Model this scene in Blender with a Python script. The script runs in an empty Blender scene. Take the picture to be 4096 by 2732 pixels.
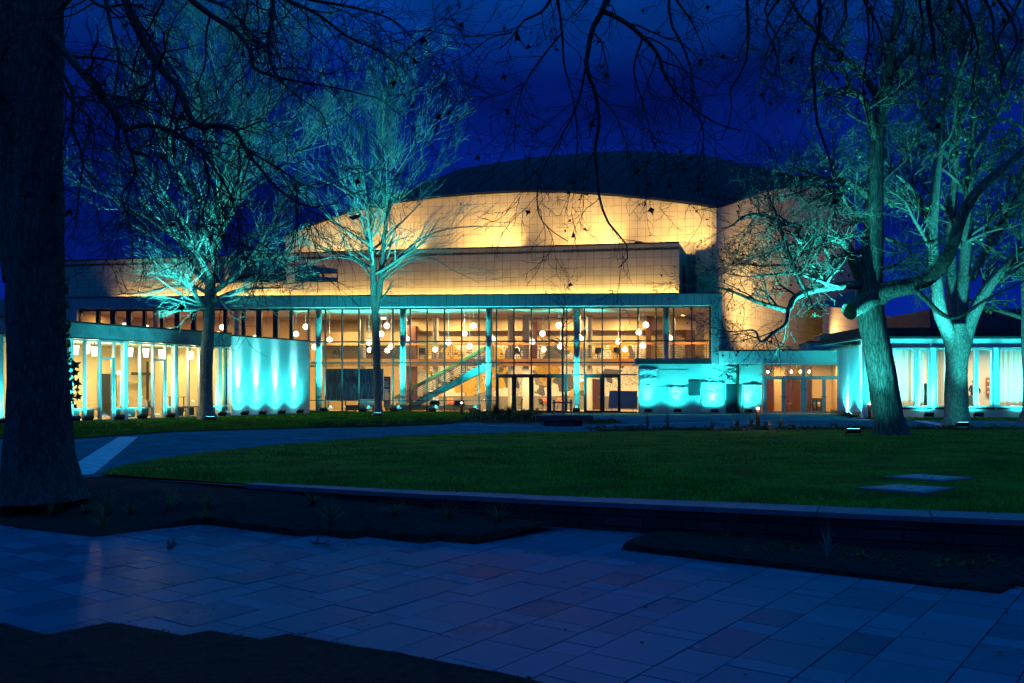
import bpy, bmesh, math, random
import numpy as np
from mathutils import Vector, Matrix, noise as mnoise
from mathutils.geometry import delaunay_2d_cdt

SC = bpy.context.scene
COL = SC.collection
R = math.radians
random.seed(5)
rng = np.random.default_rng(11)

# ------------------------------------------------------------------ camera
FPX, CX, HY, EYE = 3900.0, 2048.0, 1554.0, 1.6
cam = bpy.data.objects.new('camera', bpy.data.cameras.new('camera'))
COL.objects.link(cam)
cam.location = (0, 0, EYE)
cam.rotation_euler = (R(90), 0, 0)
cam.data.sensor_width = 36
cam.data.lens = 36 * FPX / 4096
cam.data.shift_y = (HY - 1366) / 4096
cam.data.clip_end = 2000
SC.camera = cam

def W(px, py, D):
    return Vector(((px - CX) / FPX * D, D, EYE + (HY - py) / FPX * D))
def GD(py, z=0.0):
    return (EYE - z) * FPX / (py - HY)
def G(px, py, z=0.0):
    D = GD(py, z)
    return Vector(((px - CX) / FPX * D, D, z))
def m(x, y): return (x * 1.7422, y * 1.7422)
def cUL(x, y): return (x / 1.148, y / 1.148)
def cUR(x, y): return (2048 + x / 1.148, y / 1.148)
def c6(x, y): return (2600 + x / 2.24, 700 + y / 2.24)
def cR(x, y): return (3296 + x * 0.829, y * 0.829)

# ------------------------------------------------------------------ objects
LOCAL = set()      # things modelled about their own base
def tag(o, label=None, cat=None, group=None, kind=None):
    if label: o['label'] = label
    if cat: o['category'] = cat
    if group: o['group'] = group
    if kind: o['kind'] = kind
    return o
def thing(name, label, cat, loc=(0, 0, 0), group=None, rz=0):
    o = bpy.data.objects.new(name, None)
    o.empty_display_size = .2
    COL.objects.link(o)
    o.location = loc
    o.rotation_euler = (0, 0, rz)
    return tag(o, label, cat, group)
def link_mesh(name, me, mat, parent=None):
    o = bpy.data.objects.new(name, me)
    COL.objects.link(o)
    for k in (mat if isinstance(mat, (list, tuple)) else [mat]):
        me.materials.append(k)
    if parent is not None:
        o.parent = parent
        off, p, loc = Vector((0, 0, 0)), parent, False
        while p is not None:
            off += p.location
            loc = loc or p.name in LOCAL
            p = p.parent
        if not loc: o.location = -off
    return o
def dup(root, loc, rz=0, label=None, group=None):
    r = root.copy(); COL.objects.link(r)
    r.location = loc; r.rotation_euler = (0, 0, rz)
    if label: r['label'] = label
    if group: r['group'] = group
    for ch in list(root.children):
        c = ch.copy(); COL.objects.link(c); c.parent = r
        for g in list(ch.children):
            d = g.copy(); COL.objects.link(d); d.parent = c
    return r

class MB:
    def __init__(s, T=None):
        s.v, s.f, s.mi, s.T = [], [], [], T or (lambda a, b, c: (a, b, c))
        s.cur = 0
    def add(s, vs, fs):
        b = len(s.v)
        s.v += [tuple(s.T(*p)) for p in vs]
        s.f += [tuple(b + i for i in f) for f in fs]
        s.mi += [s.cur] * len(fs)
    def box(s, x0, x1, y0, y1, z0, z1):
        s.add([(x0, y0, z0), (x1, y0, z0), (x1, y1, z0), (x0, y1, z0), (x0, y0, z1), (x1, y0, z1), (x1, y1, z1), (x0, y1, z1)],
              [(0, 3, 2, 1), (4, 5, 6, 7), (0, 1, 5, 4), (1, 2, 6, 5), (2, 3, 7, 6), (3, 0, 4, 7)])
    def cyl(s, x, y, z0, z1, r0, r1=None, n=16, cap=True):
        r1 = r0 if r1 is None else r1
        vs = []
        for z, r in ((z0, r0), (z1, r1)):
            vs += [(x + r * math.cos(2 * math.pi * i / n), y + r * math.sin(2 * math.pi * i / n), z) for i in range(n)]
        fs = [(i, (i + 1) % n, n + (i + 1) % n, n + i) for i in range(n)]
        if cap: fs += [tuple(range(n - 1, -1, -1)), tuple(range(n, 2 * n))]
        s.add(vs, fs)
    def lathe(s, x, y, prof, n=20):
        vs, fs = [], []
        for r, z in prof:
            vs += [(x + r * math.cos(2 * math.pi * i / n), y + r * math.sin(2 * math.pi * i / n), z) for i in range(n)]
        for k in range(len(prof) - 1):
            fs += [(k * n + i, k * n + (i + 1) % n, (k + 1) * n + (i + 1) % n, (k + 1) * n + i) for i in range(n)]
        fs += [tuple(range(n - 1, -1, -1)), tuple(range((len(prof) - 1) * n, len(prof) * n))]
        s.add(vs, fs)
    def bar(s, a, b, w, h=None, n=4):
        h = w if h is None else h
        a, b = Vector(a), Vector(b)
        t = (b - a).normalized()
        up = Vector((0, 0, 1)) if abs(t.z) < .95 else Vector((1, 0, 0))
        x = t.cross(up).normalized(); y = x.cross(t)
        vs = []
        for p in (a, b):
            for i in range(n):
                an = 2 * math.pi * (i + .5) / n
                k = 1.414 if n == 4 else 1
                vs.append(p + x * (w / 2 * k * math.cos(an)) + y * (h / 2 * k * math.sin(an)))
        s.add([tuple(v) for v in vs], [(i, (i + 1) % n, n + (i + 1) % n, n + i) for i in range(n)] + [tuple(range(n - 1, -1, -1)), tuple(range(n, 2 * n))])
    def prism(s, poly, z0, z1):
        n = len(poly)
        s.add([(p[0], p[1], z0) for p in poly] + [(p[0], p[1], z1) for p in poly],
              [tuple(range(n - 1, -1, -1)), tuple(range(n, 2 * n))] + [(i, (i + 1) % n, n + (i + 1) % n, n + i) for i in range(n)])
    def build(s, name, mat, parent=None, smooth=False, bevel=0):
        me = bpy.data.meshes.new(name)
        me.from_pydata(s.v, [], s.f)
        bm = bmesh.new(); bm.from_mesh(me)
        bmesh.ops.recalc_face_normals(bm, faces=bm.faces)
        if bevel:
            bmesh.ops.bevel(bm, geom=list(bm.edges), offset=bevel, segments=2, affect='EDGES', clamp_overlap=True)
        bm.to_mesh(me); bm.free()
        if smooth:
            me.polygons.foreach_set('use_smooth', [True] * len(me.polygons))
        if any(s.mi) and not bevel:
            me.polygons.foreach_set('material_index', s.mi)
        return link_mesh(name, me, mat, parent)

def np_mesh(name, verts, faces, mat, parent=None, smooth=False, mi=None):
    """faces: (M,k) int array with k = 3 or 4, or a list of such arrays"""
    me = bpy.data.meshes.new(name)
    fl = faces if isinstance(faces, list) else [faces]
    verts = np.asarray(verts, dtype=np.float32).reshape(-1, 3)
    me.vertices.add(len(verts)); me.vertices.foreach_set('co', verts.ravel())
    loops = np.concatenate([f.ravel() for f in fl]).astype(np.int32)
    tot = np.concatenate([np.full(len(f), f.shape[1], np.int32) for f in fl])
    st = np.concatenate([[0], np.cumsum(tot)[:-1]]).astype(np.int32)
    me.loops.add(len(loops)); me.loops.foreach_set('vertex_index', loops)
    me.polygons.add(len(tot)); me.polygons.foreach_set('loop_start', st)
    try: me.polygons.foreach_set('loop_total', tot)
    except Exception: pass
    if smooth: me.polygons.foreach_set('use_smooth', np.ones(len(tot), bool))
    if mi is not None: me.polygons.foreach_set('material_index', mi.astype(np.int32))
    me.update(calc_edges=True); me.validate()
    return link_mesh(name, me, mat, parent)

# ------------------------------------------------------------------ materials
class NT:
    def __init__(s, name):
        s.m = bpy.data.materials.new(name); s.m.use_nodes = True
        s.n, s.l = s.m.node_tree.nodes, s.m.node_tree.links
        s.n.clear()
        s.out = s.n.new('ShaderNodeOutputMaterial')
    def new(s, t, **kw):
        n = s.n.new(t)
        for k, v in kw.items():
            if k.startswith('_'): setattr(n, k[1:], v)
            else: n.inputs[k.replace('__', ' ')].default_value = v
        return n
    def link(s, a, b): s.l.new(a, b)
def col4(c): return (c[0], c[1], c[2], 1)

def mat(name, base, rough=.6, metal=0.0, spec=.5, var=.25, vs=2.0, bump=0.0, bs=20.0, stretch=(1, 1, 1), dark=None, coords='Object', detail=5, bdist=.02, trans=0.0):
    t = NT(name)
    tc = t.new('ShaderNodeTexCoord')
    mp = t.new('ShaderNodeMapping'); mp.inputs['Scale'].default_value = stretch
    t.link(tc.outputs[coords], mp.inputs['Vector'])
    nz = t.new('ShaderNodeTexNoise', Scale=vs, Detail=detail, Roughness=.6)
    t.link(mp.outputs[0], nz.inputs['Vector'])
    cr = t.new('ShaderNodeValToRGB')
    d = dark or tuple(c * (1 - var) for c in base)
    cr.color_ramp.elements[0].color = col4(d); cr.color_ramp.elements[0].position = .3
    cr.color_ramp.elements[1].color = col4(tuple(min(1, c * (1 + var * .5)) for c in base)); cr.color_ramp.elements[1].position = .7
    t.link(nz.outputs['Fac'], cr.inputs[0])
    b = t.new('ShaderNodeBsdfPrincipled', Roughness=rough, Metallic=metal)
    b.inputs['Specular IOR Level'].default_value = spec
    t.link(cr.outputs[0], b.inputs['Base Color'])
    if bump:
        n2 = t.new('ShaderNodeTexNoise', Scale=bs, Detail=6, Roughness=.65)
        t.link(mp.outputs[0], n2.inputs['Vector'])
        bp = t.new('ShaderNodeBump', Strength=bump, Distance=bdist)
        t.link(n2.outputs['Fac'], bp.inputs['Height'])
        t.link(bp.outputs[0], b.inputs['Normal'])
    t.link(b.outputs[0], t.out.inputs['Surface'])
    return t.m

def emis(name, col, strength):
    t = NT(name)
    e = t.new('ShaderNodeEmission', Strength=strength); e.inputs['Color'].default_value = col4(col)
    t.link(e.outputs[0], t.out.inputs['Surface'])
    return t.m

def glass(name, tint=(.93, .97, .96), ior=1.5):
    t = NT(name)
    tr = t.new('ShaderNodeBsdfTransparent'); tr.inputs['Color'].default_value = col4(tint)
    gl = t.new('ShaderNodeBsdfGlossy', Roughness=.0); gl.inputs['Color'].default_value = (1, 1, 1, 1)
    lw = t.new('ShaderNodeLayerWeight', Blend=.5)
    pw = t.new('ShaderNodeMath', _operation='POWER'); pw.inputs[1].default_value = 5; t.link(lw.outputs['Facing'], pw.inputs[0])
    fr = t.new('ShaderNodeMath', _operation='MULTIPLY_ADD'); fr.inputs[1].default_value = .9; fr.inputs[2].default_value = .05; t.link(pw.outputs[0], fr.inputs[0])
    mx = t.new('ShaderNodeMixShader')
    t.link(fr.outputs[0], mx.inputs[0]); t.link(tr.outputs[0], mx.inputs[1]); t.link(gl.outputs[0], mx.inputs[2])
    t.link(mx.outputs[0], t.out.inputs['Surface'])
    return t.m

def tiles(name, c1, c2, mortar, w, h, ms=.014, rough=.55, offset=0.0, bump=.3, var=.15, coords='UV', spec=.5):
    t = NT(name)
    tc = t.new('ShaderNodeTexCoord')
    br = t.new('ShaderNodeTexBrick'); br.offset = offset; br.squash = 1
    br.inputs['Scale'].default_value = 1; br.inputs['Brick Width'].default_value = w; br.inputs['Row Height'].default_value = h
    br.inputs['Mortar Size'].default_value = ms; br.inputs['Mortar Smooth'].default_value = .1
    br.inputs['Color1'].default_value = col4(c1); br.inputs['Color2'].default_value = col4(c2); br.inputs['Mortar'].default_value = col4(mortar)
    t.link(tc.outputs[coords], br.inputs['Vector'])
    nz = t.new('ShaderNodeTexNoise', Scale=1.3, Detail=8, Roughness=.65)
    t.link(tc.outputs['Object'], nz.inputs['Vector'])
    mr = t.new('ShaderNodeMapRange'); mr.inputs['From Min'].default_value = .3; mr.inputs['From Max'].default_value = .7
    mr.inputs['To Min'].default_value = 1 - var; mr.inputs['To Max'].default_value = 1 + var * .4
    t.link(nz.outputs['Fac'], mr.inputs['Value'])
    mx = t.new('ShaderNodeMix', _data_type='RGBA', _blend_type='MULTIPLY'); mx.inputs['Factor'].default_value = 1
    t.link(br.outputs['Color'], mx.inputs['A']); t.link(mr.outputs[0], mx.inputs['B'])
    if spec < .1:      # matt, barely any sheen
        b = t.new('ShaderNodeBsdfDiffuse'); t.link(mx.outputs['Result'], b.inputs['Color'])
    else:
        b = t.new('ShaderNodeBsdfPrincipled', Roughness=rough); b.inputs['Specular IOR Level'].default_value = spec
        t.link(mx.outputs['Result'], b.inputs['Base Color'])
    bp = t.new('ShaderNodeBump', Strength=bump, Distance=.01, _invert=True)
    t.link(br.outputs['Fac'], bp.inputs['Height']); t.link(bp.outputs[0], b.inputs['Normal'])
    t.link(b.outputs[0], t.out.inputs['Surface'])
    return t.m

def bark(name, base, dark, scale=5.0, zs=.22, bump=.9, spec=.15):
    t = NT(name)
    tc = t.new('ShaderNodeTexCoord')
    mp = t.new('ShaderNodeMapping'); mp.inputs['Scale'].default_value = (1, 1, zs)
    t.link(tc.outputs['Object'], mp.inputs['Vector'])
    vo = t.new('ShaderNodeTexVoronoi', Scale=scale * 2.4, _feature='DISTANCE_TO_EDGE')
    nz = t.new('ShaderNodeTexNoise', Scale=scale * 2, Detail=8, Roughness=.7)
    t.link(mp.outputs[0], nz.inputs['Vector'])
    ad = t.new('ShaderNodeVectorMath', _operation='ADD')
    sc = t.new('ShaderNodeVectorMath', _operation='SCALE'); sc.inputs['Scale'].default_value = .22
    t.link(nz.outputs['Color'], sc.inputs[0]); t.link(mp.outputs[0], ad.inputs[0]); t.link(sc.outputs[0], ad.inputs[1])
    t.link(ad.outputs[0], vo.inputs['Vector'])
    mul = t.new('ShaderNodeMath', _operation='MULTIPLY_ADD'); mul.inputs[1].default_value = 2.4
    t.link(vo.outputs['Distance'], mul.inputs[0]); t.link(nz.outputs['Fac'], mul.inputs[2])
    cr = t.new('ShaderNodeValToRGB')
    cr.color_ramp.elements[0].color = col4(dark); cr.color_ramp.elements[0].position = .4
    cr.color_ramp.elements[1].color = col4(base); cr.color_ramp.elements[1].position = 1.0
    t.link(mul.outputs[0], cr.inputs[0])
    b = t.new('ShaderNodeBsdfPrincipled', Roughness=.9)
    b.inputs['Specular IOR Level'].default_value = spec
    t.link(cr.outputs[0], b.inputs['Base Color'])
    bp = t.new('ShaderNodeBump', Strength=bump, Distance=.05)
    t.link(mul.outputs[0], bp.inputs['Height']); t.link(bp.outputs[0], b.inputs['Normal'])
    t.link(b.outputs[0], t.out.inputs['Surface'])
    return t.m

def mural_mat():
    t = NT('mural_paint')
    tc = t.new('ShaderNodeTexCoord')
    v1 = t.new('ShaderNodeTexVoronoi', Scale=.85, _feature='F1', _distance='CHEBYCHEV')
    mp = t.new('ShaderNodeMapping'); mp.inputs['Rotation'].default_value = (.2, .25, .45); mp.inputs['Scale'].default_value = (1, 1, 1.15)
    t.link(tc.outputs['Object'], mp.inputs['Vector']); t.link(mp.outputs[0], v1.inputs['Vector'])
    sp = t.new('ShaderNodeSeparateColor'); t.link(v1.outputs['Color'], sp.inputs[0])
    cr = t.new('ShaderNodeValToRGB'); cr.color_ramp.interpolation = 'CONSTANT'
    e = cr.color_ramp.elements
    e[0].position = 0; e[0].color = (.75, .7, .58, 1); e[1].position = .28; e[1].color = (.62, .38, .04, 1)
    for p, c in ((.48, (.72, .67, .55)), (.62, (.1, .095, .09)), (.76, (.22, .2, .18)), (.84, (.6, .36, .04)), (.93, (.74, .7, .6))):
        q = e.new(p); q.color = col4(c)
    t.link(sp.outputs[0], cr.inputs[0])
    v2 = t.new('ShaderNodeTexVoronoi', Scale=2.6, _feature='DISTANCE_TO_EDGE')
    mp2 = t.new('ShaderNodeMapping'); mp2.inputs['Rotation'].default_value = (.1, .9, .3); mp2.inputs['Scale'].default_value = (1, 1, 1.9)
    t.link(tc.outputs['Object'], mp2.inputs['Vector']); t.link(mp2.outputs[0], v2.inputs['Vector'])
    lt = t.new('ShaderNodeMath', _operation='LESS_THAN'); lt.inputs[1].default_value = .028
    t.link(v2.outputs['Distance'], lt.inputs[0])
    nz = t.new('ShaderNodeTexNoise', Scale=.6); t.link(tc.outputs['Object'], nz.inputs['Vector'])
    gt = t.new('ShaderNodeMath', _operation='GREATER_THAN'); gt.inputs[1].default_value = .5; t.link(nz.outputs['Fac'], gt.inputs[0])
    mu = t.new('ShaderNodeMath', _operation='MULTIPLY'); t.link(lt.outputs[0], mu.inputs[0]); t.link(gt.outputs[0], mu.inputs[1])
    mx = t.new('ShaderNodeMix', _data_type='RGBA'); t.link(mu.outputs[0], mx.inputs['Factor']); t.link(cr.outputs[0], mx.inputs['A'])
    mx.inputs['B'].default_value = (.02, .02, .02, 1)
    b = t.new('ShaderNodeBsdfPrincipled', Roughness=.6); t.link(mx.outputs['Result'], b.inputs['Base Color'])
    t.link(b.outputs[0], t.out.inputs['Surface'])
    return t.m

def strands_mat():
    t = NT('exhibition_print')
    tc = t.new('ShaderNodeTexCoord')
    wv = t.new('ShaderNodeTexNoise', Scale=2.2, Detail=5.0, Distortion=2.5)
    mp = t.new('ShaderNodeMapping'); mp.inputs['Scale'].default_value = (2.6, 1, .2)
    t.link(tc.outputs['Object'], mp.inputs['Vector']); t.link(mp.outputs[0], wv.inputs['Vector'])
    cr = t.new('ShaderNodeValToRGB'); e = cr.color_ramp.elements
    e[0].color = (.006, .02, .06, 1); e[0].position = .35; e[1].color = (.1, .32, .45, 1); e[1].position = .7
    q = e.new(.52); q.color = (.012, .05, .12, 1)
    t.link(wv.outputs['Fac'], cr.inputs[0])
    b = t.new('ShaderNodeBsdfPrincipled', Roughness=.5); t.link(cr.outputs[0], b.inputs['Base Color'])
    t.link(b.outputs[0], t.out.inputs['Surface'])
    return t.m

def attr_mat(name, c1, c2, rough, bump=.2, bs=60, spec=.5, rv=.15):
    t = NT(name)
    at = t.new('ShaderNodeAttribute', _attribute_name='shade')
    tc = t.new('ShaderNodeTexCoord')
    nz = t.new('ShaderNodeTexNoise', Scale=2.2, Detail=8, Roughness=.7); t.link(tc.outputs['Object'], nz.inputs['Vector'])
    ma = t.new('ShaderNodeMath', _operation='MULTIPLY_ADD'); ma.inputs[1].default_value = .45
    t.link(nz.outputs['Fac'], ma.inputs[0]); t.link(at.outputs['Fac'], ma.inputs[2])
    cr = t.new('ShaderNodeValToRGB')
    cr.color_ramp.elements[0].color = col4(c1); cr.color_ramp.elements[0].position = .2
    cr.color_ramp.elements[1].color = col4(c2); cr.color_ramp.elements[1].position = 1.1
    t.link(ma.outputs[0], cr.inputs[0])
    b = t.new('ShaderNodeBsdfDiffuse'); g = t.new('ShaderNodeBsdfGlossy'); g.inputs['Color'].default_value = (1, 1, 1, 1); mx = t.new('ShaderNodeMixShader', Fac=spec)
    t.link(cr.outputs[0], b.inputs['Color'])
    mr = t.new('ShaderNodeMapRange'); mr.inputs['To Min'].default_value = rough - rv; mr.inputs['To Max'].default_value = rough + rv
    t.link(ma.outputs[0], mr.inputs['Value']); t.link(mr.outputs[0], g.inputs['Roughness'])
    n2 = t.new('ShaderNodeTexNoise', Scale=bs, Detail=4); t.link(tc.outputs['Object'], n2.inputs['Vector'])
    bp = t.new('ShaderNodeBump', Strength=bump, Distance=.006); t.link(n2.outputs['Fac'], bp.inputs['Height']); t.link(bp.outputs[0], b.inputs['Normal']); t.link(bp.outputs[0], g.inputs['Normal'])
    t.link(b.outputs[0], mx.inputs[1]); t.link(g.outputs[0], mx.inputs[2]); t.link(mx.outputs[0], t.out.inputs['Surface'])
    return t.m

M = {}
M['tile'] = tiles('beige_tile', (.47, .40, .28), (.42, .36, .25), (.16, .125, .085), .6, .6, .013)
M['fascia'] = tiles('grey_metal_panel', (.30, .33, .34), (.27, .30, .31), (.05, .05, .05), .52, 2.0, .012, rough=.42)
M['stucco'] = mat('stucco', (.62, .62, .6), .85, var=.12, vs=.7, bump=.35, bs=26, bdist=.03)
M['cornice'] = mat('weathered_render', (.2, .24, .27), .8, var=.45, vs=1.2, bump=.4, bs=9, bdist=.04)
M['frame'] = mat('dark_frame_metal', (.035, .04, .045), .4, metal=.6, var=.1)
M['alu'] = mat('pale_frame_metal', (.42, .44, .45), .4, metal=.35, var=.1)
M['glass'] = glass('clear_glass')
M['darkglass'] = mat('dark_window_glass', (.012, .016, .02), .08, spec=.6, var=.1)
M['concrete'] = mat('bush_hammered_concrete', (.42, .4, .36), .9, var=.3, vs=18, bump=.5, bs=45, bdist=.02)
M['cream'] = mat('cream_plaster', (.56, .42, .23), .85, var=.06, vs=.5)
M['ceil'] = mat('ceiling_plaster', (.64, .53, .37), .85, var=.05, vs=.5)
M['wood'] = mat('oak_wood', (.46, .17, .035), .45, var=.3, vs=6, stretch=(.15, 1, 6))
M['darkwood'] = mat('dark_wood_panel', (.1, .035, .018), .5, var=.5, vs=8, stretch=(8, 8, .2))
M['floor'] = mat('foyer_floor', (.32, .21, .12), .35, var=.2, vs=3)
M['grey'] = mat('grey_panel', (.2, .19, .18), .7, var=.15)
M['black'] = mat('black_metal', (.012, .012, .013), .45, metal=.3, var=.2)
M['blackp'] = mat('black_plastic', (.012, .012, .014), .5, var=.2)
M['steel'] = mat('railing_steel', (.12, .11, .1), .4, metal=.7, var=.1)
M['mural'] = mural_mat()
M['strands'] = strands_mat()
M['stone'] = mat('smooth_granite', (.34, .34, .33), .6, var=.25, vs=14, bump=.25, bs=60)
M['rock'] = mat('rough_hewn_stone', (.5, .5, .48), .9, var=.35, vs=6, bump=.8, bs=14, bdist=.06)
M['darkstone'] = mat('polished_dark_stone', (.04, .045, .05), .25, var=.3, vs=14)
M['roofmetal'] = mat('standing_seam_metal', (.013, .016, .022), .7, metal=.0, spec=.1, var=.15, vs=.8)
M['roofdark'] = mat('roof_felt', (.04, .04, .045), .9, var=.3)
M['slate'] = mat('roof_slate', (.05, .055, .07), .7, var=.4, vs=5)
M['globe'] = emis('globe_glow', (1.0, .78, .48), 5.0)
M['lampglow'] = emis('lamp_glow', (1.0, .85, .58), 6.0)
M['bulb'] = emis('bulb_glow', (1.0, .72, .35), 14.0)
M['signglow'] = emis('exit_sign_glow', (.75, .95, .8), 3.0)
M['led'] = emis('led_glow', (.25, .95, 1.0), 9.0)
M['curtain'] = mat('sheer_curtain', (.62, .6, .52), .9, var=.08, vs=3)
M['orange'] = mat('orange_shell', (.5, .13, .03), .5, var=.15)
M['bluefab'] = mat('navy_fabric', (.02, .04, .09), .9, var=.3)
M['blueboard'] = mat('blue_board', (.012, .09, .42), .5, var=.08)
M['white'] = mat('white_paint', (.75, .75, .72), .6, var=.05)
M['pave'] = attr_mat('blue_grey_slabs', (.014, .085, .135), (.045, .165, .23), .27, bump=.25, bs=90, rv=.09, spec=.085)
M['joint'] = mat('paving_joint', (.03, .03, .03), .9)
M['path'] = tiles('blue_grey_paving', (.05, .2, .22), (.038, .155, .17), (.015, .05, .06), 1.2, .8, .014, rough=.55, offset=.5, bump=.15, var=.4, coords='Object', spec=.04)
M['pale'] = tiles('pale_sett_band', (.78, .8, .74), (.6, .63, .58), (.2, .22, .2), .3, .2, .015, rough=.6, offset=.5, coords='Object', spec=.05)
M['soil'] = mat('dark_soil', (.035, .027, .02), .95, var=.6, vs=9, bump=1.0, bs=30, bdist=.05, spec=.2)
M['ground'] = mat('earth', (.03, .03, .025), .95, var=.4, vs=.6, spec=.2)
M['lawn'] = mat('turf', (.045, .17, .008), .95, var=.75, vs=.8, bump=.8, bs=50, spec=.1)
M['grass'] = mat('grass_blade', (.07, .31, .008), .7, var=.75, vs=.7, spec=.2)
M['plant'] = mat('plant_leaf', (.07, .13, .03), .7, var=.5, vs=5, spec=.2)
M['coping'] = mat('coping_stone', (.12, .15, .18), .55, var=.3, vs=3, bump=.3, bs=30)
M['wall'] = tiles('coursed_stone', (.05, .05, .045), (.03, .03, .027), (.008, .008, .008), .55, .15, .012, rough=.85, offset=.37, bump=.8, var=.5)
M['bark1'] = bark('plane_bark', (.26, .24, .2), (.05, .045, .038), 6.5, zs=.3)
M['bark2'] = bark('grey_bark', (.3, .29, .25), (.1, .09, .08), 5, zs=.4, bump=.6)
M['bark4'] = bark('furrowed_bark', (.28, .26, .22), (.035, .03, .026), 5.0, zs=.12, bump=1.0)
M['twig'] = mat('twig_bark', (.38, .36, .3), .85, var=.3, vs=3, spec=.2)
M['twig1'] = mat('dark_twig_bark', (.05, .043, .036), .85, var=.3, vs=3, spec=.2)
M['twig4'] = mat('brown_twig_bark', (.12, .105, .085), .85, var=.4, vs=3, spec=.2)
M['deadleaf'] = mat('dead_leaf', (.05, .03, .015), .8, var=.4, vs=7, spec=.2)
M['leaf'] = mat('green_leaf', (.13, .22, .07), .7, var=.5, vs=7, spec=.2)
M['skin'] = mat('skin', (.45, .26, .18), .6, var=.08)
M['cloth'] = mat('dark_jumper', (.015, .015, .018), .9, var=.3, vs=12)
M['hair'] = mat('dark_hair', (.015, .01, .008), .6, var=.3, vs=40)
M['print'] = tiles('printed_counter_front', (.25, .5, .48), (.45, .6, .5), (.1, .2, .22), .5, .35, .04, rough=.4, offset=.6, coords='Object')
M['stake'] = mat('timber_stake', (.3, .26, .18), .8, var=.3, vs=9, bump=.3)
M['concretebench'] = mat('bench_stone', (.07, .07, .068), .85, var=.4, vs=6, bump=.4)
M['cover'] = mat('cover_steel', (.33, .33, .33), .5, metal=.3, var=.3, vs=9, bump=.4, bs=70)

# ------------------------------------------------------------------ frames
class Frame:
    def __init__(s, p0, p1, zs=1.0):
        s.p = np.array(p0, float); t = np.array(p1, float) - s.p
        s.L = float(np.hypot(*t)); s.t = t / s.L; s.n = np.array([-s.t[1], s.t[0]]); s.zs = zs
    def __call__(s, u, d, z):
        q = s.p + u * s.t + d * s.n
        return (q[0], q[1], z * s.zs)
    def u(s, px, d=0.0):
        k = (px - CX) / FPX
        return (k * (s.p[1] + d * s.n[1]) - s.p[0] - d * s.n[0]) / (s.t[0] - k * s.t[1])
    def z(s, px, py, d=0.0):
        return EYE + (HY - py) / FPX * s(s.u(px, d), d, 0)[1]
    def uz(s, px, py, d=0.0): return s.u(px, d), s.z(px, py, d)
def P2(px, D): return ((px - CX) / FPX * D, D)

def wall_strip(name, pts, mat, parent, u0=0.0):
    """pts: list of (x, y, zb, zt); a vertical wall with UVs in metres"""
    n = len(pts)
    me = bpy.data.meshes.new(name)
    vs = [(p[0], p[1], p[2]) for p in pts] + [(p[0], p[1], p[3]) for p in pts]
    fs = [(i, i + 1, n + i + 1, n + i) for i in range(n - 1)]
    me.from_pydata(vs, [], fs)
    arc = [u0]
    for i in range(1, n): arc.append(arc[-1] + math.hypot(pts[i][0] - pts[i - 1][0], pts[i][1] - pts[i - 1][1]))
    uv = me.uv_layers.new(name='UVMap')
    for p in me.polygons:
        for li in p.loop_indices:
            vi = me.loops[li].vertex_index
            uv.data[li].uv = (arc[vi % n], vs[vi][2])
    return link_mesh(name, me, mat, parent)

def add_uv_box(o, fr):
    """project metres along a frame onto a mesh in world coordinates: u along the frame, v up"""
    me = o.data
    off = o.matrix_basis.translation.copy()
    p = o.parent
    while p is not None: off += p.location; p = p.parent
    uv = me.uv_layers.new(name='UVMap')
    for li, l in enumerate(me.loops):
        c = me.vertices[l.vertex_index].co + off
        q = np.array([c.x, c.y]) - fr.p
        uv.data[li].uv = (float(q @ fr.t), c.z)

NL = [0]
def spot(parent, loc, target, power, deg, blend=.6, color=(.05, .8, .9), radius=.06, name='lamp'):
    l = bpy.data.lights.new(name, 'SPOT')
    l.energy = power; l.spot_size = R(deg); l.spot_blend = blend; l.color = color; l.shadow_soft_size = radius
    o = bpy.data.objects.new(name, l); COL.objects.link(o)
    loc = Vector(loc)
    d = (Vector(target) - loc).normalized()
    o.rotation_mode = 'QUATERNION'
    o.rotation_quaternion = d.to_track_quat('-Z', 'Y')
    o.location = loc
    if parent is not None:
        o.parent = parent
        if parent.name not in LOCAL: o.location = loc - parent.location
        else:
            # parent may be turned about z
            rz = parent.rotation_euler.z
            rm = Matrix.Rotation(-rz, 3, 'Z')
            o.location = rm @ (loc - parent.location)
            o.rotation_quaternion = (rm @ d).to_track_quat('-Z', 'Y')
    NL[0] += 1
    return o
def area(loc, target, power, sx, sy, color, name='lamp', shape='RECTANGLE', xdir=None, parent=None):
    l = bpy.data.lights.new(name, 'AREA')
    l.energy = power; l.shape = shape
    l.size = sx; l.size_y = sy; l.color = color
    o = bpy.data.objects.new(name, l); COL.objects.link(o)
    loc = Vector(loc); z = -(Vector(target) - loc).normalized()
    x = Vector(xdir) if xdir else Vector((1, 0, 0))
    y = z.cross(x).normalized(); x = y.cross(z).normalized()
    mtx = Matrix((x, y, z)).transposed().to_4x4(); mtx.translation = loc
    o.matrix_world = mtx
    if parent is not None:
        o.parent = parent; o.location = loc - parent.location
    NL[0] += 1
    return o
CYAN = (.06, .82, .82)
HOT = (.14, .85, .88)
BEAM = (.32, .9, .95)
CYANF = (.012, .72, .75)
TEAL = (.042, .78, .78)
AMB = (1.0, .62, .17)
WARM = (1.0, .64, .27)
ORD = 'first second third fourth fifth sixth seventh eighth ninth tenth eleventh twelfth thirteenth fourteenth fifteenth sixteenth seventeenth eighteenth nineteenth twentieth'.split()
ORD += ['twenty-' + w for w in ORD[:9]] + ['thirtieth'] + ['thirty-' + w for w in ORD[:9]]
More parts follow.
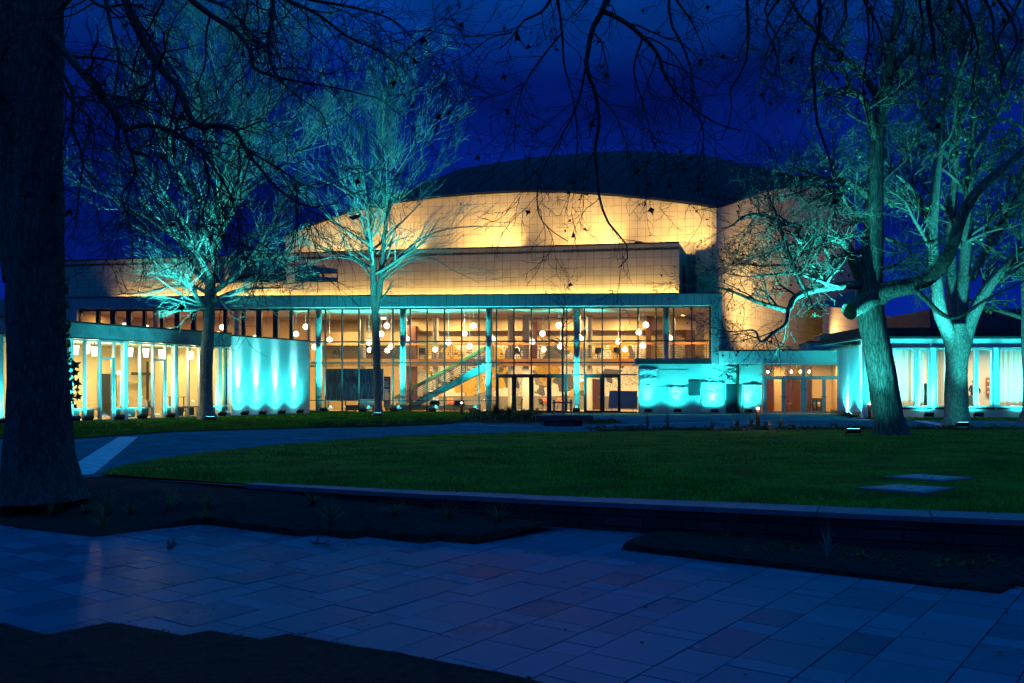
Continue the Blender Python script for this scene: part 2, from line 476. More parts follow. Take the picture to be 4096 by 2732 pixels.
# ================================================================== setting: ground
def poly_pts_inside(poly, n, seed=1):
    r = np.random.default_rng(seed)
    P = np.array(poly, float)[:, :2]
    lo, hi = P.min(0), P.max(0)
    q = lo + (hi - lo) * r.random((n, 2))
    return q[inside(P, q)]
def inside(P, q):
    x, y = q[:, 0], q[:, 1]
    c = np.zeros(len(q), bool)
    j = len(P) - 1
    for i in range(len(P)):
        xi, yi, xj, yj = P[i][0], P[i][1], P[j][0], P[j][1]
        if yi != yj:
            c ^= ((yi > y) != (yj > y)) & (x < (xj - xi) * (y - yi) / (yj - yi) + xi)
        j = i
    return c
def sheet(name, poly, zf, mat, n=0, label=None, kind='structure', seed=1, rim=None):
    pts = [Vector((p[0], p[1])) for p in poly]
    k = len(pts)
    if n:
        if rim:
            A_ = np.array([(p[0], p[1]) for p in poly], float); B_ = np.roll(A_, -1, 0); C_ = []
            for a, b in zip(A_, B_):
                L = np.linalg.norm(b - a); nn = np.array([-(b - a)[1], (b - a)[0]]) / max(L, 1e-6)
                for s in np.arange(.04, L - .03, .12):
                    for sg in (-.03, .03): C_.append(a + (b - a) * s / L + nn * sg)
            C_ = np.array(C_); C_ = C_[inside(A_, C_)]
            for q in C_: pts.append(Vector((q[0], q[1])))
        for q in poly_pts_inside(poly, n, seed): pts.append(Vector((q[0], q[1])))
    r = delaunay_2d_cdt(pts, [], [list(range(k))], 1, 1e-5)
    me = bpy.data.meshes.new(name)
    orig = r[3]
    me.from_pydata([(p.x, p.y, rim(p.x, p.y) if rim and any(i < k for i in orig[j]) else zf(p.x, p.y)) for j, p in enumerate(r[0])], [], [tuple(f) for f in r[2]])
    bm = bmesh.new(); bm.from_mesh(me)
    bmesh.ops.recalc_face_normals(bm, faces=bm.faces)
    if sum(f.normal.z for f in bm.faces) < 0: bmesh.ops.reverse_faces(bm, faces=bm.faces)
    bm.to_mesh(me); bm.free()
    if n: me.polygons.foreach_set('use_smooth', [True] * len(me.polygons))
    o = link_mesh(name, me, mat)
    return tag(o, label, None, None, kind)

def planez(y): return -.36 + .03 * (y - 13.6)
def PV(px, py):           # a point of the front paving
    s = (py - HY) / FPX
    D = 2.368 / (s + .03)
    return ((px - CX) / FPX * D, D)
def i1(x, y): return (x / 1.679, 2000 + y / 1.679)
def i2(x, y): return (1400 + x / 1.679, 2000 + y / 1.679)
def i3(x, y): return (2696 + x / 1.679, 2000 + y / 1.679)

# retaining wall: front face of the coping, from far left to far right, with the height of the soil at its foot
wallc = [(-34, 21.5, .0), (-16, 20, .0), (-10.5, 18.75, -.02), (-7.85, 17.8, -.03), (-3.27, 15.45, -.12), (.15, 13.9, -.27), (2.68, 12.9, -.35), (6.1, 11.6, -.42), (10, 10.4, -.46), (20, 8.2, -.5), (34, 6.5, -.5)]
def catmull(pts, n):
    p = np.array(pts, float); k = len(p)
    d = np.concatenate([[0], np.cumsum(np.linalg.norm(np.diff(p[:, :min(3, p.shape[1])], axis=0), axis=1))])
    t = np.linspace(0, d[-1], n); out = np.empty((n, p.shape[1]))
    tang = np.gradient(p, d, axis=0)
    for j, x in enumerate(t):
        i = min(max(np.searchsorted(d, x) - 1, 0), k - 2)
        h = d[i + 1] - d[i]; s = (x - d[i]) / h
        out[j] = ((2 * s ** 3 - 3 * s ** 2 + 1) * p[i] + (s ** 3 - 2 * s ** 2 + s) * h * tang[i] + (-2 * s ** 3 + 3 * s ** 2) * p[i + 1] + (s ** 3 - s ** 2) * h * tang[i + 1])
    return out
WC = catmull(wallc, 120)
wt = np.gradient(WC[:, :2], axis=0); wt /= np.linalg.norm(wt, axis=1)[:, None]
WN = np.stack([-wt[:, 1], wt[:, 0]], 1)      # away from the camera side
def wall_y(x): return float(np.interp(x, WC[:, 0], WC[:, 1]))
def wall_zb(x): return float(np.interp(x, WC[:, 0], WC[:, 2]))

# terrain far below everything, and the level plaza behind the retaining wall
sheet('ground', [(-400, -60), (400, -60), (400, 600), (-400, 600)], lambda x, y: -.95, M['ground'])
back = [(p[0] + n[0] * .12, p[1] + n[1] * .12) for p, n in zip(WC, WN)]
sheet('plaza', back + [(34, 300), (-34, 300)], lambda x, y: -.02, M['path'], 0)

LAWN = [(-7.6, 17.95), (-7.95, 19.8), (-7.9, 21.7), (-7.5, 23.9), (-6.8, 26.5), (-5.6, 29.4), (-3.9, 32.2), (-1.6, 34.1), (1, 35.2), (3.6, 35.6), (8, 36.2), (13, 36.6), (22, 37.2), (33, 37.5)]
lf = [(p[0] + n[0] * (float(np.interp(p[0], [-8, -2, 3], [.1, .37, .62]))), p[1] + n[1] * float(np.interp(p[0], [-8, -2, 3], [.1, .37, .62]))) for p, n in zip(WC, WN) if -6.9 < p[0] < 33.5]
LAWNP = LAWN + lf[::-1]
def nz(x, y, s, a): return a * mnoise.noise(Vector((x * s, y * s, 3.7)))
sheet('lawn', LAWNP, lambda x, y: .035 + nz(x, y, .35, .03) - .02 * (y < wall_y(x) + 1.1), M['lawn'], 2600)
LEFTL = [(-40, 30.2), (-22, 30.6), (-14, 31.3), (-12.6, 36.5), (-8.4, 39.6), (-5, 41.6), (-3.2, 43.6), (-2.3, 47.5), (-2.0, 50.5), (-2.5, 54), (-2.7, 65), (-13.5, 66), (-15.9, 55), (-20.6, 45.2), (-30, 26)]
LEFTL = LEFTL[1:-2] + [(-20.8, 44.6), (-25.5, 34.5)]
sheet('left_lawn', LEFTL, lambda x, y: .03 + nz(x, y, .3, .02), M['lawn'], 900, seed=3)['kind'] = 'structure'
RIGHTL = [(18.6, 49.6), (34, 48.9), (34, 52.3), (18.95, 52.5)]
sheet('verge', RIGHTL, lambda x, y: .02, M['lawn'])
# pale sett bands laid in the plaza
def band(name, pts, w, z=-.008):
    mb = MB()
    for a, b in zip(pts, pts[1:]):
        a, b = Vector(a), Vector(b); t = (b - a).normalized(); n = Vector((-t.y, t.x)) * w / 2
        mb.add([(a.x - n.x, a.y - n.y, z), (b.x - n.x, b.y - n.y, z), (b.x + n.x, b.y + n.y, z), (a.x + n.x, a.y + n.y, z)], [(0, 1, 2, 3)])
    return tag(mb.build(name, M['pale']), kind='structure')
band('sett_band', [(-12.75, 32.4), (-8.15, 18.2)], .62)
band('sett_band', [(-2.4, 43.3), (2.6, 40.6), (9.5, 47), (16.6, 51.5)], .16)
band('sett_band', [(9.8, 46.6), (13.6, 40.0)], .16, -.004)
band('sett_band', [(20.3, 48.6), (18.6, 41.4)], .55, -.004)

# front paving: individual slabs on the tilted plane
def make_paving():
    A = np.array([-.81, .586]); B = np.array([.586, .81])
    rr = np.random.default_rng(4)
    vs, fs, sh = [], [], []
    a = -16.0; gap = .006
    widths = [.42, .6, .34, .55]
    k = 0
    while a < 18:
        w = widths[k % 4]; k += 1
        b = -4 + rr.random() * .9
        j = int(rr.integers(0, 3))
        while b < 24:
            L = [.72, .28, .55][j % 3] * (1 + .1 * rr.normal()); j += 1
            c = A * (a + w / 2) + B * (b + L / 2)
            if -15 < c[0] < 17 and 2.5 < c[1] < 20 and c[1] < wall_y(c[0]) + .8:
                base = len(vs)
                dz = rr.normal() * .0015
                for aa, bb in ((a + gap, b + gap), (a + w - gap, b + gap), (a + w - gap, b + L - gap), (a + gap, b + L - gap)):
                    p = A * aa + B * bb
                    vs.append((p[0], p[1], planez(p[1]) + dz))
                for q in range(4): vs.append((vs[base + q][0], vs[base + q][1], vs[base + q][2] - .02))
                fs += [(base, base + 1, base + 2, base + 3)] + [(base + q, base + 4 + q, base + 4 + (q + 1) % 4, base + (q + 1) % 4) for q in range(4)]
                s = float(np.clip(rr.normal(.42 if L > .5 else .72, .16), 0, 1))
                sh += [s] * 5
            b += L
        a += w
    me = bpy.data.meshes.new('paving')
    me.from_pydata(vs, [], fs)
    at = me.attributes.new('shade', 'FLOAT', 'FACE')
    at.data.foreach_set('value', sh)
    bm = bmesh.new(); bm.from_mesh(me); bmesh.ops.recalc_face_normals(bm, faces=bm.faces); bm.to_mesh(me); bm.free()
    tag(link_mesh('paving', me, M['pave']), kind='structure')
make_paving()
pb = [(p[0] + n[0] * .05, p[1] + n[1] * .05) for p, n in zip(WC, WN)]
sheet('paving_bed', pb + [(34, -3), (-34, -3)], lambda x, y: planez(y) - .014, M['joint'])

# soil beds over the paving
UL = [PV(*i1(x, y)) for x, y in ((0, 170), (620, 250), (1340, 160), (2030, 247), (2130, 235))] + [PV(*i2(x, y)) for x, y in ((0, 264), (110, 247), (480, 290), (590, 277), (840, 300), (1410, 200))]
UR = [PV(*i2(x, y)) for x, y in ((2050, 255), (1820, 333))] + [PV(*i3(x, y)) for x, y in ((0, 380), (2190, 632), (2300, 580))]
LOW = [PV(*i1(x, y)) for x, y in ((0, 830), (310, 908), (740, 822), (1220, 914), (1420, 878), (1750, 940), (1930, 900), (2351, 980))] + [PV(*i2(x, y)) for x, y in ((1300, 1229),)]
def soil_z(x, y):
    wy = wall_y(x); zb = wall_zb(x) + .02
    t = max(0, min(1, (wy - y) / 3.2)); k = 1 - t
    k = k * k * (3 - 2 * k)
    p = planez(y) + .012
    return max(p, p + (zb - p) * k) + .004 + abs(nz(x, y, 3.0, .03)) * min(1, .25 + k * 1.5) + nz(x, y, .8, .02) * k
def rimz(x, y): return planez(y) + .004 if wall_y(x) - y > .35 else soil_z(x, y)
l0 = (UL[0][0] - .81 * 4, UL[0][1] + .586 * 4)
f0 = [(p[0] - n[0] * 0, p[1]) for p, n in zip(WC, WN) if -26 < p[0] < UL[-1][0]]
BEDL = [l0] + UL + f0[::-1]
sheet('left_bed', BEDL, soil_z, M['soil'], 9000, kind='structure', seed=5, rim=rimz)
f1 = [(p[0], p[1]) for p in WC if UR[0][0] < p[0] < 18]
BEDR = UR + [(UR[-1][0] + 8, UR[-1][1] - 1.5)] + f1[::-1]
sheet('right_bed', BEDR, soil_z, M['soil'], 8000, kind='structure', seed=6, rim=rimz)
BEDF = LOW + [(1.5, 4.2), (1.5, 0), (-9, 0), (-9, LOW[0][1] + 2.5)]
sheet('front_bed', BEDF, lambda x, y: planez(y) + .008 + abs(nz(x, y, 4, .022)), M['soil'], 9000, kind='structure', seed=7, rim=lambda x, y: planez(y) + .004)
BEDM = [(2.9, 36.1), (3.6, 37.9), (8, 38.9), (14, 39.3), (22, 39.9), (33, 40.3), (33, 37.3), (22, 37.0), (13, 36.4), (8, 36.0)]
sheet('plant_strip', BEDM, lambda x, y: .0 + abs(nz(x, y, 1.5, .08)), M['soil'], 900, kind='structure', seed=8)
BEDN = [(-8.5, 39.75), (-5, 41.75), (-3.3, 43.7), (-2.4, 47.4), (-4, 46.2), (-6.5, 43.9)]
sheet('plant_bed', BEDN, lambda x, y: .045 + abs(nz(x, y, 1.5, .05)), M['soil'], 200, kind='structure', seed=9)
BEDO = [(-2.2, 50), (-1.2, 45.2), (3.5, 44.6), (5.8, 46), (4.2, 47.6), (2.6, 50.5), (1.5, 60), (-2.4, 60)]
sheet('shrub_bed', BEDO, lambda x, y: .0 + abs(nz(x, y, 1.5, .05)), M['soil'], 300, kind='structure', seed=10)

# retaining wall
def make_wall():
    t = thing('retaining_wall', 'low curved retaining wall of coursed stone with a pale coping in front of the lawn', 'wall', (0, 13.9, -.3))
    n = len(WC)
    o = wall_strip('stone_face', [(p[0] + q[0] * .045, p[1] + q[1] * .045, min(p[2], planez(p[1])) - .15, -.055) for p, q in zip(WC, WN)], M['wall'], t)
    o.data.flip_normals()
    d = np.concatenate([[0], np.cumsum(np.linalg.norm(np.diff(WC[:, :2], axis=0), axis=1))])
    mb = MB(); s = float(np.interp(-4.4, WC[:, 0], d)); r = random.Random(3)
    while s < d[-1] - 1.4:
        L = r.uniform(1.1, 1.5); k = 5; ring = []
        for i in range(k):
            x = s + .006 + (L - .012) * i / (k - 1)
            c = np.array([np.interp(x, d, WC[:, 0]), np.interp(x, d, WC[:, 1])]); q = np.array([np.interp(x, d, WN[:, 0]), np.interp(x, d, WN[:, 1])])
            ring.append((c, c + q * float(np.interp(c[0], [-8, -2, 3], [.16, .42, .68]))))
        vs = []
        dz = r.uniform(-.004, .004)
        for f, b in ring: vs += [(f[0], f[1], -.04), (f[0], f[1], .028 + dz), (b[0], b[1], .03 + dz), (b[0], b[1], -.04)]
        fs = []
        for i in range(k - 1):
            a = i * 4
            fs += [(a + j, a + (j + 1) % 4, a + 4 + (j + 1) % 4, a + 4 + j) for j in range(4)]
        fs += [(0, 1, 2, 3), tuple((k - 1) * 4 + j for j in (3, 2, 1, 0))]
        mb.add(vs, fs); s += L
    mb.build('coping', M['coping'], t)
make_wall()

# ------------------------------------------------------------------ grass
def blades(name, poly, n, zf, h, w, mat, seed, bias=None):
    r = np.random.default_rng(seed)
    P = np.array(poly, float)[:, :2]; lo, hi = P.min(0), P.max(0)
    q = lo + (hi - lo) * r.random((n, 2))
    if bias is not None: q = q[r.random(len(q)) < bias(q)]
    q = q[inside(P, q)]; k = len(q)
    a = r.random(k) * 2 * np.pi; hh = h * r.uniform(.5, 1.25, k); ln = r.random((k, 2)) - .5
    z = zf(q)
    dx = np.cos(a) * w / 2; dy = np.sin(a) * w / 2
    v = np.empty((k, 3, 3), np.float32)
    v[:, 0] = np.stack([q[:, 0] - dx, q[:, 1] - dy, z], 1)
    v[:, 1] = np.stack([q[:, 0] + dx, q[:, 1] + dy, z], 1)
    v[:, 2] = np.stack([q[:, 0] + ln[:, 0] * hh, q[:, 1] + ln[:, 1] * hh, z + hh], 1)
    o = np_mesh(name, v, np.arange(k * 3).reshape(-1, 3), mat)
    return tag(o, kind='stuff')
g = blades('grass', LAWNP, 300000, lambda q: np.full(len(q), .018), .065, .018, M['grass'], 21, bias=lambda q: np.clip((18 / np.maximum(q[:, 1], 1)) ** 2, .1, 1))
tag(g, 'short dark turf of the rounded central lawn', 'grass')
g = blades('grass', LEFTL, 120000, lambda q: np.full(len(q), .018), .085, .035, M['grass'], 22)
tag(g, 'bright green turf in front of the glazed wing and foyer', 'grass')
g = blades('grass', RIGHTL, 9000, lambda q: np.full(len(q), .01), .08, .035, M['grass'], 23)
tag(g, 'narrow grass verge below the gallery windows', 'grass')

# ------------------------------------------------------------------ low planting
def tuft_arrays(r, n, h, spread, w, curl=.6):
    """n arching blades about the origin -> verts (n*2*4,3), faces"""
    vs, fs = [], []
    for i in range(n):
        a = r.random() * 6.283; L = h * r.uniform(.6, 1.15); out = spread * r.uniform(.2, 1)
        ca, sa = math.cos(a), math.sin(a); b = len(vs); bw = w * r.uniform(.7, 1.2)
        for k in range(5):
            s = k / 4
            rad = out * s ** 1.3; z = L * (s - curl * s * s * (out / max(spread, 1e-3)))
            ww = bw * (1 - s * .92) / 2
            vs += [(ca * rad - sa * ww, sa * rad + ca * ww, z), (ca * rad + sa * ww, sa * rad - ca * ww, z)]
        fs += [(b + 2 * k, b + 2 * k + 1, b + 2 * k + 3, b + 2 * k + 2) for k in range(4)]
    return vs, fs
def tuft(name, loc, n, h, spread, w, label, mat='plant', group=None, seed=1):
    r = random.Random(seed)
    vs, fs = tuft_arrays(r, n, h, spread, w)
    o = np_mesh(name, np.array(vs), np.array(fs), M[mat])
    o.location = loc
    return tag(o, label, 'plant', group)
def leafmass(name, pts, n, hmax, size, mat, seed, label=None, cat=None, kind=None, stems=True):
    """leaf clumps spread over a list of (x, y, radius, height) mounds"""
    r = np.random.default_rng(seed)
    V = []
    for x, y, rad, h in pts:
        k = int(n * rad * rad * 4 + 8)
        a = r.random(k) * 6.283; d = rad * np.sqrt(r.random(k)); zz = h * r.random(k) ** .8 * (1 - .5 * (d / rad) ** 2)
        c = np.stack([x + d * np.cos(a), y + d * np.sin(a), zz], 1)
        u = r.normal(size=(k, 3)); u /= np.linalg.norm(u, axis=1)[:, None]; w = r.normal(size=(k, 3)); w -= (w * u).sum(1)[:, None] * u; w /= np.linalg.norm(w, axis=1)[:, None]
        s = size * r.uniform(.5, 1.3, (k, 1))
        V.append(np.stack([c - u * s, c + w * s * .45, c + u * s, c - w * s * .45], 1))
    V = np.concatenate(V)
    o = np_mesh(name, V, np.arange(len(V) * 4).reshape(-1, 4), M[mat])
    return tag(o, label, cat, None, kind)
rr = np.random.default_rng(31)
# ground cover along the strip behind the lawn
pts = []
for x in np.arange(3.2, 33, .38):
    for k in range(2):
        y = np.interp(x, [3, 8, 14, 22, 33], [36.6, 37.0, 37.4, 38, 38.4]) + rr.uniform(-.35, 1.1)
        pts.append((x + rr.uniform(-.2, .2), y, rr.uniform(.16, .34), rr.uniform(.08, .26)))
leafmass('ground_cover', pts, 150, .3, .055, 'plant', 41, 'low dark ground cover along the back edge of the lawn', 'plants', 'stuff')
pts = [(rr.uniform(-2.2, 1.6), rr.uniform(46, 58), rr.uniform(.25, .5), rr.uniform(.15, .55)) for _ in range(70)]
pts += [(rr.uniform(1.6, 5.2), rr.uniform(45.2, 47), rr.uniform(.2, .35), rr.uniform(.1, .22)) for _ in range(26)]
leafmass('ground_cover', pts, 110, .5, .07, 'plant', 42, 'leafy ground cover in the bed around the stone bench', 'plants', 'stuff')
pts = []
for i in range(60):
    s = rr.random(); pts.append((-8.3 + 5.4 * s + rr.uniform(-.3, .3), 40.2 + 4.6 * s ** 1.3 + rr.uniform(-.2, .9), rr.uniform(.15, .3), rr.uniform(.08, .3)))
leafmass('ground_cover', pts, 120, .3, .06, 'plant', 43, 'sparse planting along the dark edge of the bright green turf', 'plants', 'stuff')
# wispy shrubs by the foyer doors
for i, (px, py, h, lab) in enumerate(((1985, 1672, 1.3, 'wispy tall shrub in front of the foyer doors, nearest the bollard'), (2035, 1675, 1.15, 'wispy shrub between the bollard shrub and the stone bench'), (2110, 1672, .8, 'low wispy shrub against the end of the stone bench'))):
    o = tuft('shrub', tuple(W(px, py, 50 - i)[:2]) + (0,), 130, h, .8, .03, lab, seed=50 + i)
for i, (px, h, lab) in enumerate(((2590, 1.0, 'tall dry stalks at the pointed end of the ground cover'), (2672, 1.1, 'dry twiggy stalks beside the ground cover, second clump from its pointed end'), (2850, .6, 'thin dry stalks standing in the ground cover opposite the stone wall'))):
    o = tuft('dry_plant', tuple(W(px, 1700, 38.3)[:2]) + (0,), 26, h, .55, .022, lab, 'twig4', seed=60 + i)
for i, (px, h, lab) in enumerate(((2945, .62, 'spiky plant lit by the bollard on the side of the stone wall'), (3005, .6, 'spiky plant close beside the lit bollard'), (3065, .5, 'spiky plant just past the lit bollard'), (3120, .62, 'spiky grassy clump in front of the entrance doors'), (3175, .4, 'small grassy clump farthest past the lit bollard'))):
    o = tuft('spiky_plant', tuple(W(px, 1700, 38.6 + (i % 2) * .5)[:2]) + (0,), 34, h, .42, .04, lab, seed=70 + i)
# grass tufts in the front bed
TF = [(25, 70, .3, 'low faded tuft in the bed at the foot of the big trunk'), (70, 100, .35, 'spreading tuft in the bed below the big trunk'), (350, 100, .5, 'arching tuft between the big trunk and the zigzag paving'), (570, 85, .3, 'small dark tuft in the bed before the twin clump'), (690, 180, .62, 'largest pale green tuft, nearest the inner corner of the paving'),
      (725, 95, .75, 'upright feathery clump just behind the largest tuft'), (875, 85, .35, 'dim low tuft between the feathery clump and the retaining wall'), (1140, 60, .62, 'tuft with stiff upright blades above the paving peak'), (1385, 125, .3, 'small dim tuft above the paving peak'), (1395, 45, .4, 'dark tuft close under the retaining wall'), (2100, 30, .5, 'tall thin tuft against the retaining wall'), (2225, 150, .6, 'broad arching tuft above the dead twig')]
for i, (x, y, h, lab) in enumerate(TF):
    px, py = i1(x, y)
    q = PV(px, py)
    # walk back along the ray until the soil is met
    s = (py - HY) / FPX
    D = 2.368 / (s + .03)
    for _ in range(40):
        if EYE - s * D > soil_z((px - CX) / FPX * D, D): break
        D -= .1
    x_, y_ = (px - CX) / FPX * D, D
    tuft('grass_tuft', (x_, y_, soil_z(x_, y_) - .02), 42, h * .8, .42, .013, lab, 'leaf' if i in (4, 5, 7, 11) else 'plant', seed=80 + i)
for i, (x, y, h, lab) in enumerate(((300, 180, .4, 'dim tuft in the bed, first after the dead twig'), (660, 190, .4, 'dark tuft midway along the bed under the wall'), (1000, 200, .5, 'pale arching tuft at the end of the bed by the paving inlet'))):
    q = PV(*i2(x, y)); tuft('grass_tuft', (q[0], q[1], soil_z(*q) - .02), 44, h * .8, .45, .013, lab, 'leaf' if i == 2 else 'plant', seed=95 + i)
q = PV(*i3(1030, 420)); tuft('dry_plant', (q[0], q[1], soil_z(*q) - .02), 30, .62, .2, .009, 'thin dry grass standing against the stone retaining wall', 'twig', seed=99)
pts = []
for x, y in ((330, 260), (440, 380), (520, 370), (800, 370), (1190, 400), (1300, 420), (1440, 430), (1850, 470), (1990, 450), (2080, 440), (250, 290), (700, 340)):
    q = PV(*i3(x, y)); pts.append((q[0], q[1], rr.uniform(.12, .25), .0))
V = []
o = leafmass('ground_cover', [(a, b, c, .14) for a, b, c, d in pts], 420, .1, .035, 'plant', 45, 'low leafy plants in the bed under the wall beside the paving', 'plants', 'stuff')
o.location.z = -.43
# leaf litter over the beds and paving
def litter(name, n, polys, zf, size, mat, seed, label):
    r = np.random.default_rng(seed); C = []
    for P in polys: C.append(poly_pts_inside(P, n, seed))
    q = np.concatenate(C); k = len(q)
    z = np.array([zf(x, y) for x, y in q]) + .012
    a = r.random(k) * 6.283; s = size * r.uniform(.5, 1.4, k)
    V = np.empty((k, 4, 3))
    for i, (dx, dy) in enumerate(((-1, 0), (0, .55), (1, .1), (.1, -.6))):
        V[:, i, 0] = q[:, 0] + s * (dx * np.cos(a) - dy * np.sin(a)); V[:, i, 1] = q[:, 1] + s * (dx * np.sin(a) + dy * np.cos(a)); V[:, i, 2] = z + r.random(k) * .02
    return tag(np_mesh(name, V, np.arange(k * 4).reshape(-1, 4), M[mat]), label, 'leaves', None, 'stuff')
litter('leaf_litter', 1500, [BEDL, BEDR], soil_z, .035, 'deadleaf', 5, 'dead leaves scattered over the soil under the wall')
litter('leaf_litter', 2200, [BEDF], lambda x, y: planez(y) + .03, .028, 'deadleaf', 6, 'dead leaves and bits on the nearest dark soil')
pp = [(-5, 8), (3, 7), (6, 8.5), (3, 11.5), (-3, 13)]
litter('leaf_litter', 70, [pp], lambda x, y: planez(y) - .006, .022, 'deadleaf', 7, 'a few dead leaves lying on the slabs')
litter('leaf_litter', 700, [LEFTL], lambda x, y: .08, .05, 'deadleaf', 8, 'fallen leaves on the bright green turf')
def crumbs(name, lines, n, seed, label):
    r = np.random.default_rng(seed); V = []
    for line in lines:
        for a, b in zip(line, line[1:]):
            a, b = np.array(a), np.array(b); L = np.linalg.norm(b - a); nn = np.array([-(b - a)[1], (b - a)[0]]) / L
            k = int(n * L)
            p = a + (b - a) * r.random((k, 1)) + nn * r.normal(0, .035, (k, 1))
            z = -.36 + .03 * (p[:, 1] - 13.6)
            s = r.uniform(.003, .009, (k, 1)); an = r.random(k) * 6.283
            dx = np.stack([np.cos(an), np.sin(an)], 1) * s; dy = np.stack([-np.sin(an), np.cos(an)], 1) * s
            def P(q, h): return np.concatenate([q, (z + h)[:, None]], 1)
            V.append(np.stack([P(p - dx, 0 * z + .001), P(p + dx, 0 * z + .001), P(p, s[:, 0] * 1.3), P(p + dy, 0 * z + .001)], 1))
    V = np.concatenate(V); k = len(V); i = np.arange(k)[:, None] * 4
    F = np.concatenate([i + np.array([[0, 1, 2]]), i + np.array([[1, 3, 2]]), i + np.array([[3, 0, 2]])])
    return tag(np_mesh(name, V, F, M['soil']), label, 'soil', None, 'stuff')
crumbs('soil_crumbs', [UL, UR, LOW], 90, 12, 'crumbs of dark soil spilled along the edges of the slabs')
# two fallen twigs on the paving
def twig_on(pxpts, label, r0):
    mb = MB()
    P = []
    for x, y, h in pxpts:
        q = PV(*i1(x, y)); P.append((q[0], q[1], planez(q[1]) + h))
    for a, b in ((0, 1), (1, 2), (2, 3), (2, 4), (1, 5)):
        if max(a, b) < len(P): mb.bar(P[a], P[b], r0, n=6)
    return tag(mb.build('fallen_twig', M['twig1']), label, 'twig')
twig_on([(1125, 334, .02), (1150, 328, .02), (1162, 310, .02), (1165, 280, .03), (1182, 298, .02), (1130, 290, .02)], 'thick forked dead twig lying on the slabs', .03)
twig_on([(2210, 312, .02), (2170, 302, .02), (2120, 306, .02), (2085, 295, .03), (2140, 255, .02), (2212, 294, .04)], 'thin branching dead twig near the paving notch', .018)
# inspection covers in the lawn
for k, (Q, lab) in enumerate(((((3420, 1959), (3581, 1944), (3820, 1959), (3694, 1980)), 'square inspection cover set in the lawn, nearer the retaining wall'), (((3533, 1914), (3660, 1902), (3899, 1918), (3768, 1931)), 'square inspection cover set in the lawn, behind the nearer one'))):
    P = [G(px, py, .04) for px, py in Q]
    c = sum(P, Vector()) / 4
    t = thing('inspection_cover', lab, 'cover', (c.x, c.y, 0), 'inspection covers in the lawn')
    def ringp(s): return [c + (p - c) * s for p in P]
    mb = MB(); mb.prism([(p.x, p.y) for p in ringp(1.0)], .0, .072); mb.build('concrete_surround', M['coping'], t)
    mb = MB(); mb.prism([(p.x, p.y) for p in ringp(.8)], .073, .08); mb.build('plate', M['cover'], t)
    for s in (.55, -.55):
        mb = MB(); q = c + (P[1] - P[3]) * .25 * s; mb.cyl(q.x, q.y, .0801, .084, .03, n=10); mb.build('lifting_hole', M['black'], t)
# ================================================================== concert hall
H = Frame(P2(1234, 65.2), P2(2874, 63.4))
hall = thing('concert_hall', 'concert hall with a long glazed foyer, floodlit tile walls and a curved roof', 'concert hall', (0, 64, 0))
uL, uR = H.u(285), H.u(2882)
u0, uG = 0.0, H.u(2840)
uS = H.u(2552)            # where the stone wall begins under the overhang
ZT, ZB, ZH = 7.72, 6.98, 6.93
# portal frame round the whole front
mb = MB(H)
mb.box(uL, uR, -.5, .28, ZB, ZT)
mb.box(H.u(2843), uR - .002, -.498, .28, 3.22, ZB)
mb.box(uL + .002, H.u(322), -.498, .28, 3.3, ZB)
o = mb.build('portal_frame', M['fascia'], hall); add_uv_box(o, H)
mb = MB(H)
mb.box(uL - .06, uR + .06, -.56, .3, ZT, ZT + .07)
mb.build('roof_edge', M['frame'], hall)
mb = MB(H)
mb.box(uL, uR, .281, 16, ZB + .3, ZB + .5)
mb.build('flat_roof', M['roofdark'], hall)
mb = MB(H)
mb.box(uL + .1, uR - .05, .2, 12, ZH, ZH + .2)
mb.build('ceiling', M['ceil'], hall)
# floors
mb = MB(H); mb.box(u0 - 1, uR - .1, .0, 12, -.2, .015); mb.build('foyer_floor', M['floor'], hall)
# walls of the rooms behind
mb = MB(H)
mb.box(u0 - 2, uR - .3, 11, 11.3, .0, ZH)
mb.box(uL + .3, u0 - 2, 7.5, 7.8, 3.5, ZH)
mb.box(u0 - 2.3, u0 - 2, 7.5, 11.3, .0, ZH)
mb.box(uR - .32, uR - .05, .3, 11, .0, ZH - .01)
mb.box(uL + .02, uL + .3, .3, 7.8, .0, ZH)
mb.build('inner_wall', M['cream'], hall)
mb = MB(H); mb.box(uL + .3, u0 - .2, .1, 7.5, 3.2, 3.5); mb.build('upper_floor', M['floor'], hall)
mb = MB(H); mb.box(H.u(1545), uR - .3, 9.4, 9.6, 1.02, 5.0); mb.build('mural', M['mural'], hall)
mb = MB(H); mb.box(H.u(1545), uR - .3, 9.4, 9.62, .0, 1.0); mb.build('grey_dado', M['grey'], hall)
mb = MB(H); mb.box(H.u(1545), uR - .3, 9.38, 9.66, 5.0, 5.15); mb.box(H.u(1545), uR - .3, 9.0, 11, 5.95, ZH); mb.box(u0 - 2, uR - .31, 9.7, 10.99, 4.9, 5.949)
mb.build('bulkhead', M['cream'], hall)
# dark service cores and leaning stair soffits seen on the upper floor
for a, b, d, z0, z1 in ((1626, 1662, 8.2, 0, 6.3), (2128, 2148, 8.0, 3.6, 6.6), (2586, 2606, 8.0, 3.6, 6.9), (2745, 2840, 8.3, 3.6, 5.9)):
    mb = MB(H); mb.box(H.u(a, d), H.u(b, d), d, d + .9, z0, z1); mb.build('core_wall', M['darkwood'], hall)
mb = MB(H); mb.box(H.u(2090, 6.6), H.u(2116, 6.6), 6.6, 7.0, 0, ZH - .01); mb.build('pillar', M['concrete'], hall)
mb = MB(H); mb.box(H.u(2370, 8.9), H.u(2405, 8.9), 9.0, 9.3, .02, 2.3); mb.build('inner_door', M['darkwood'], hall)
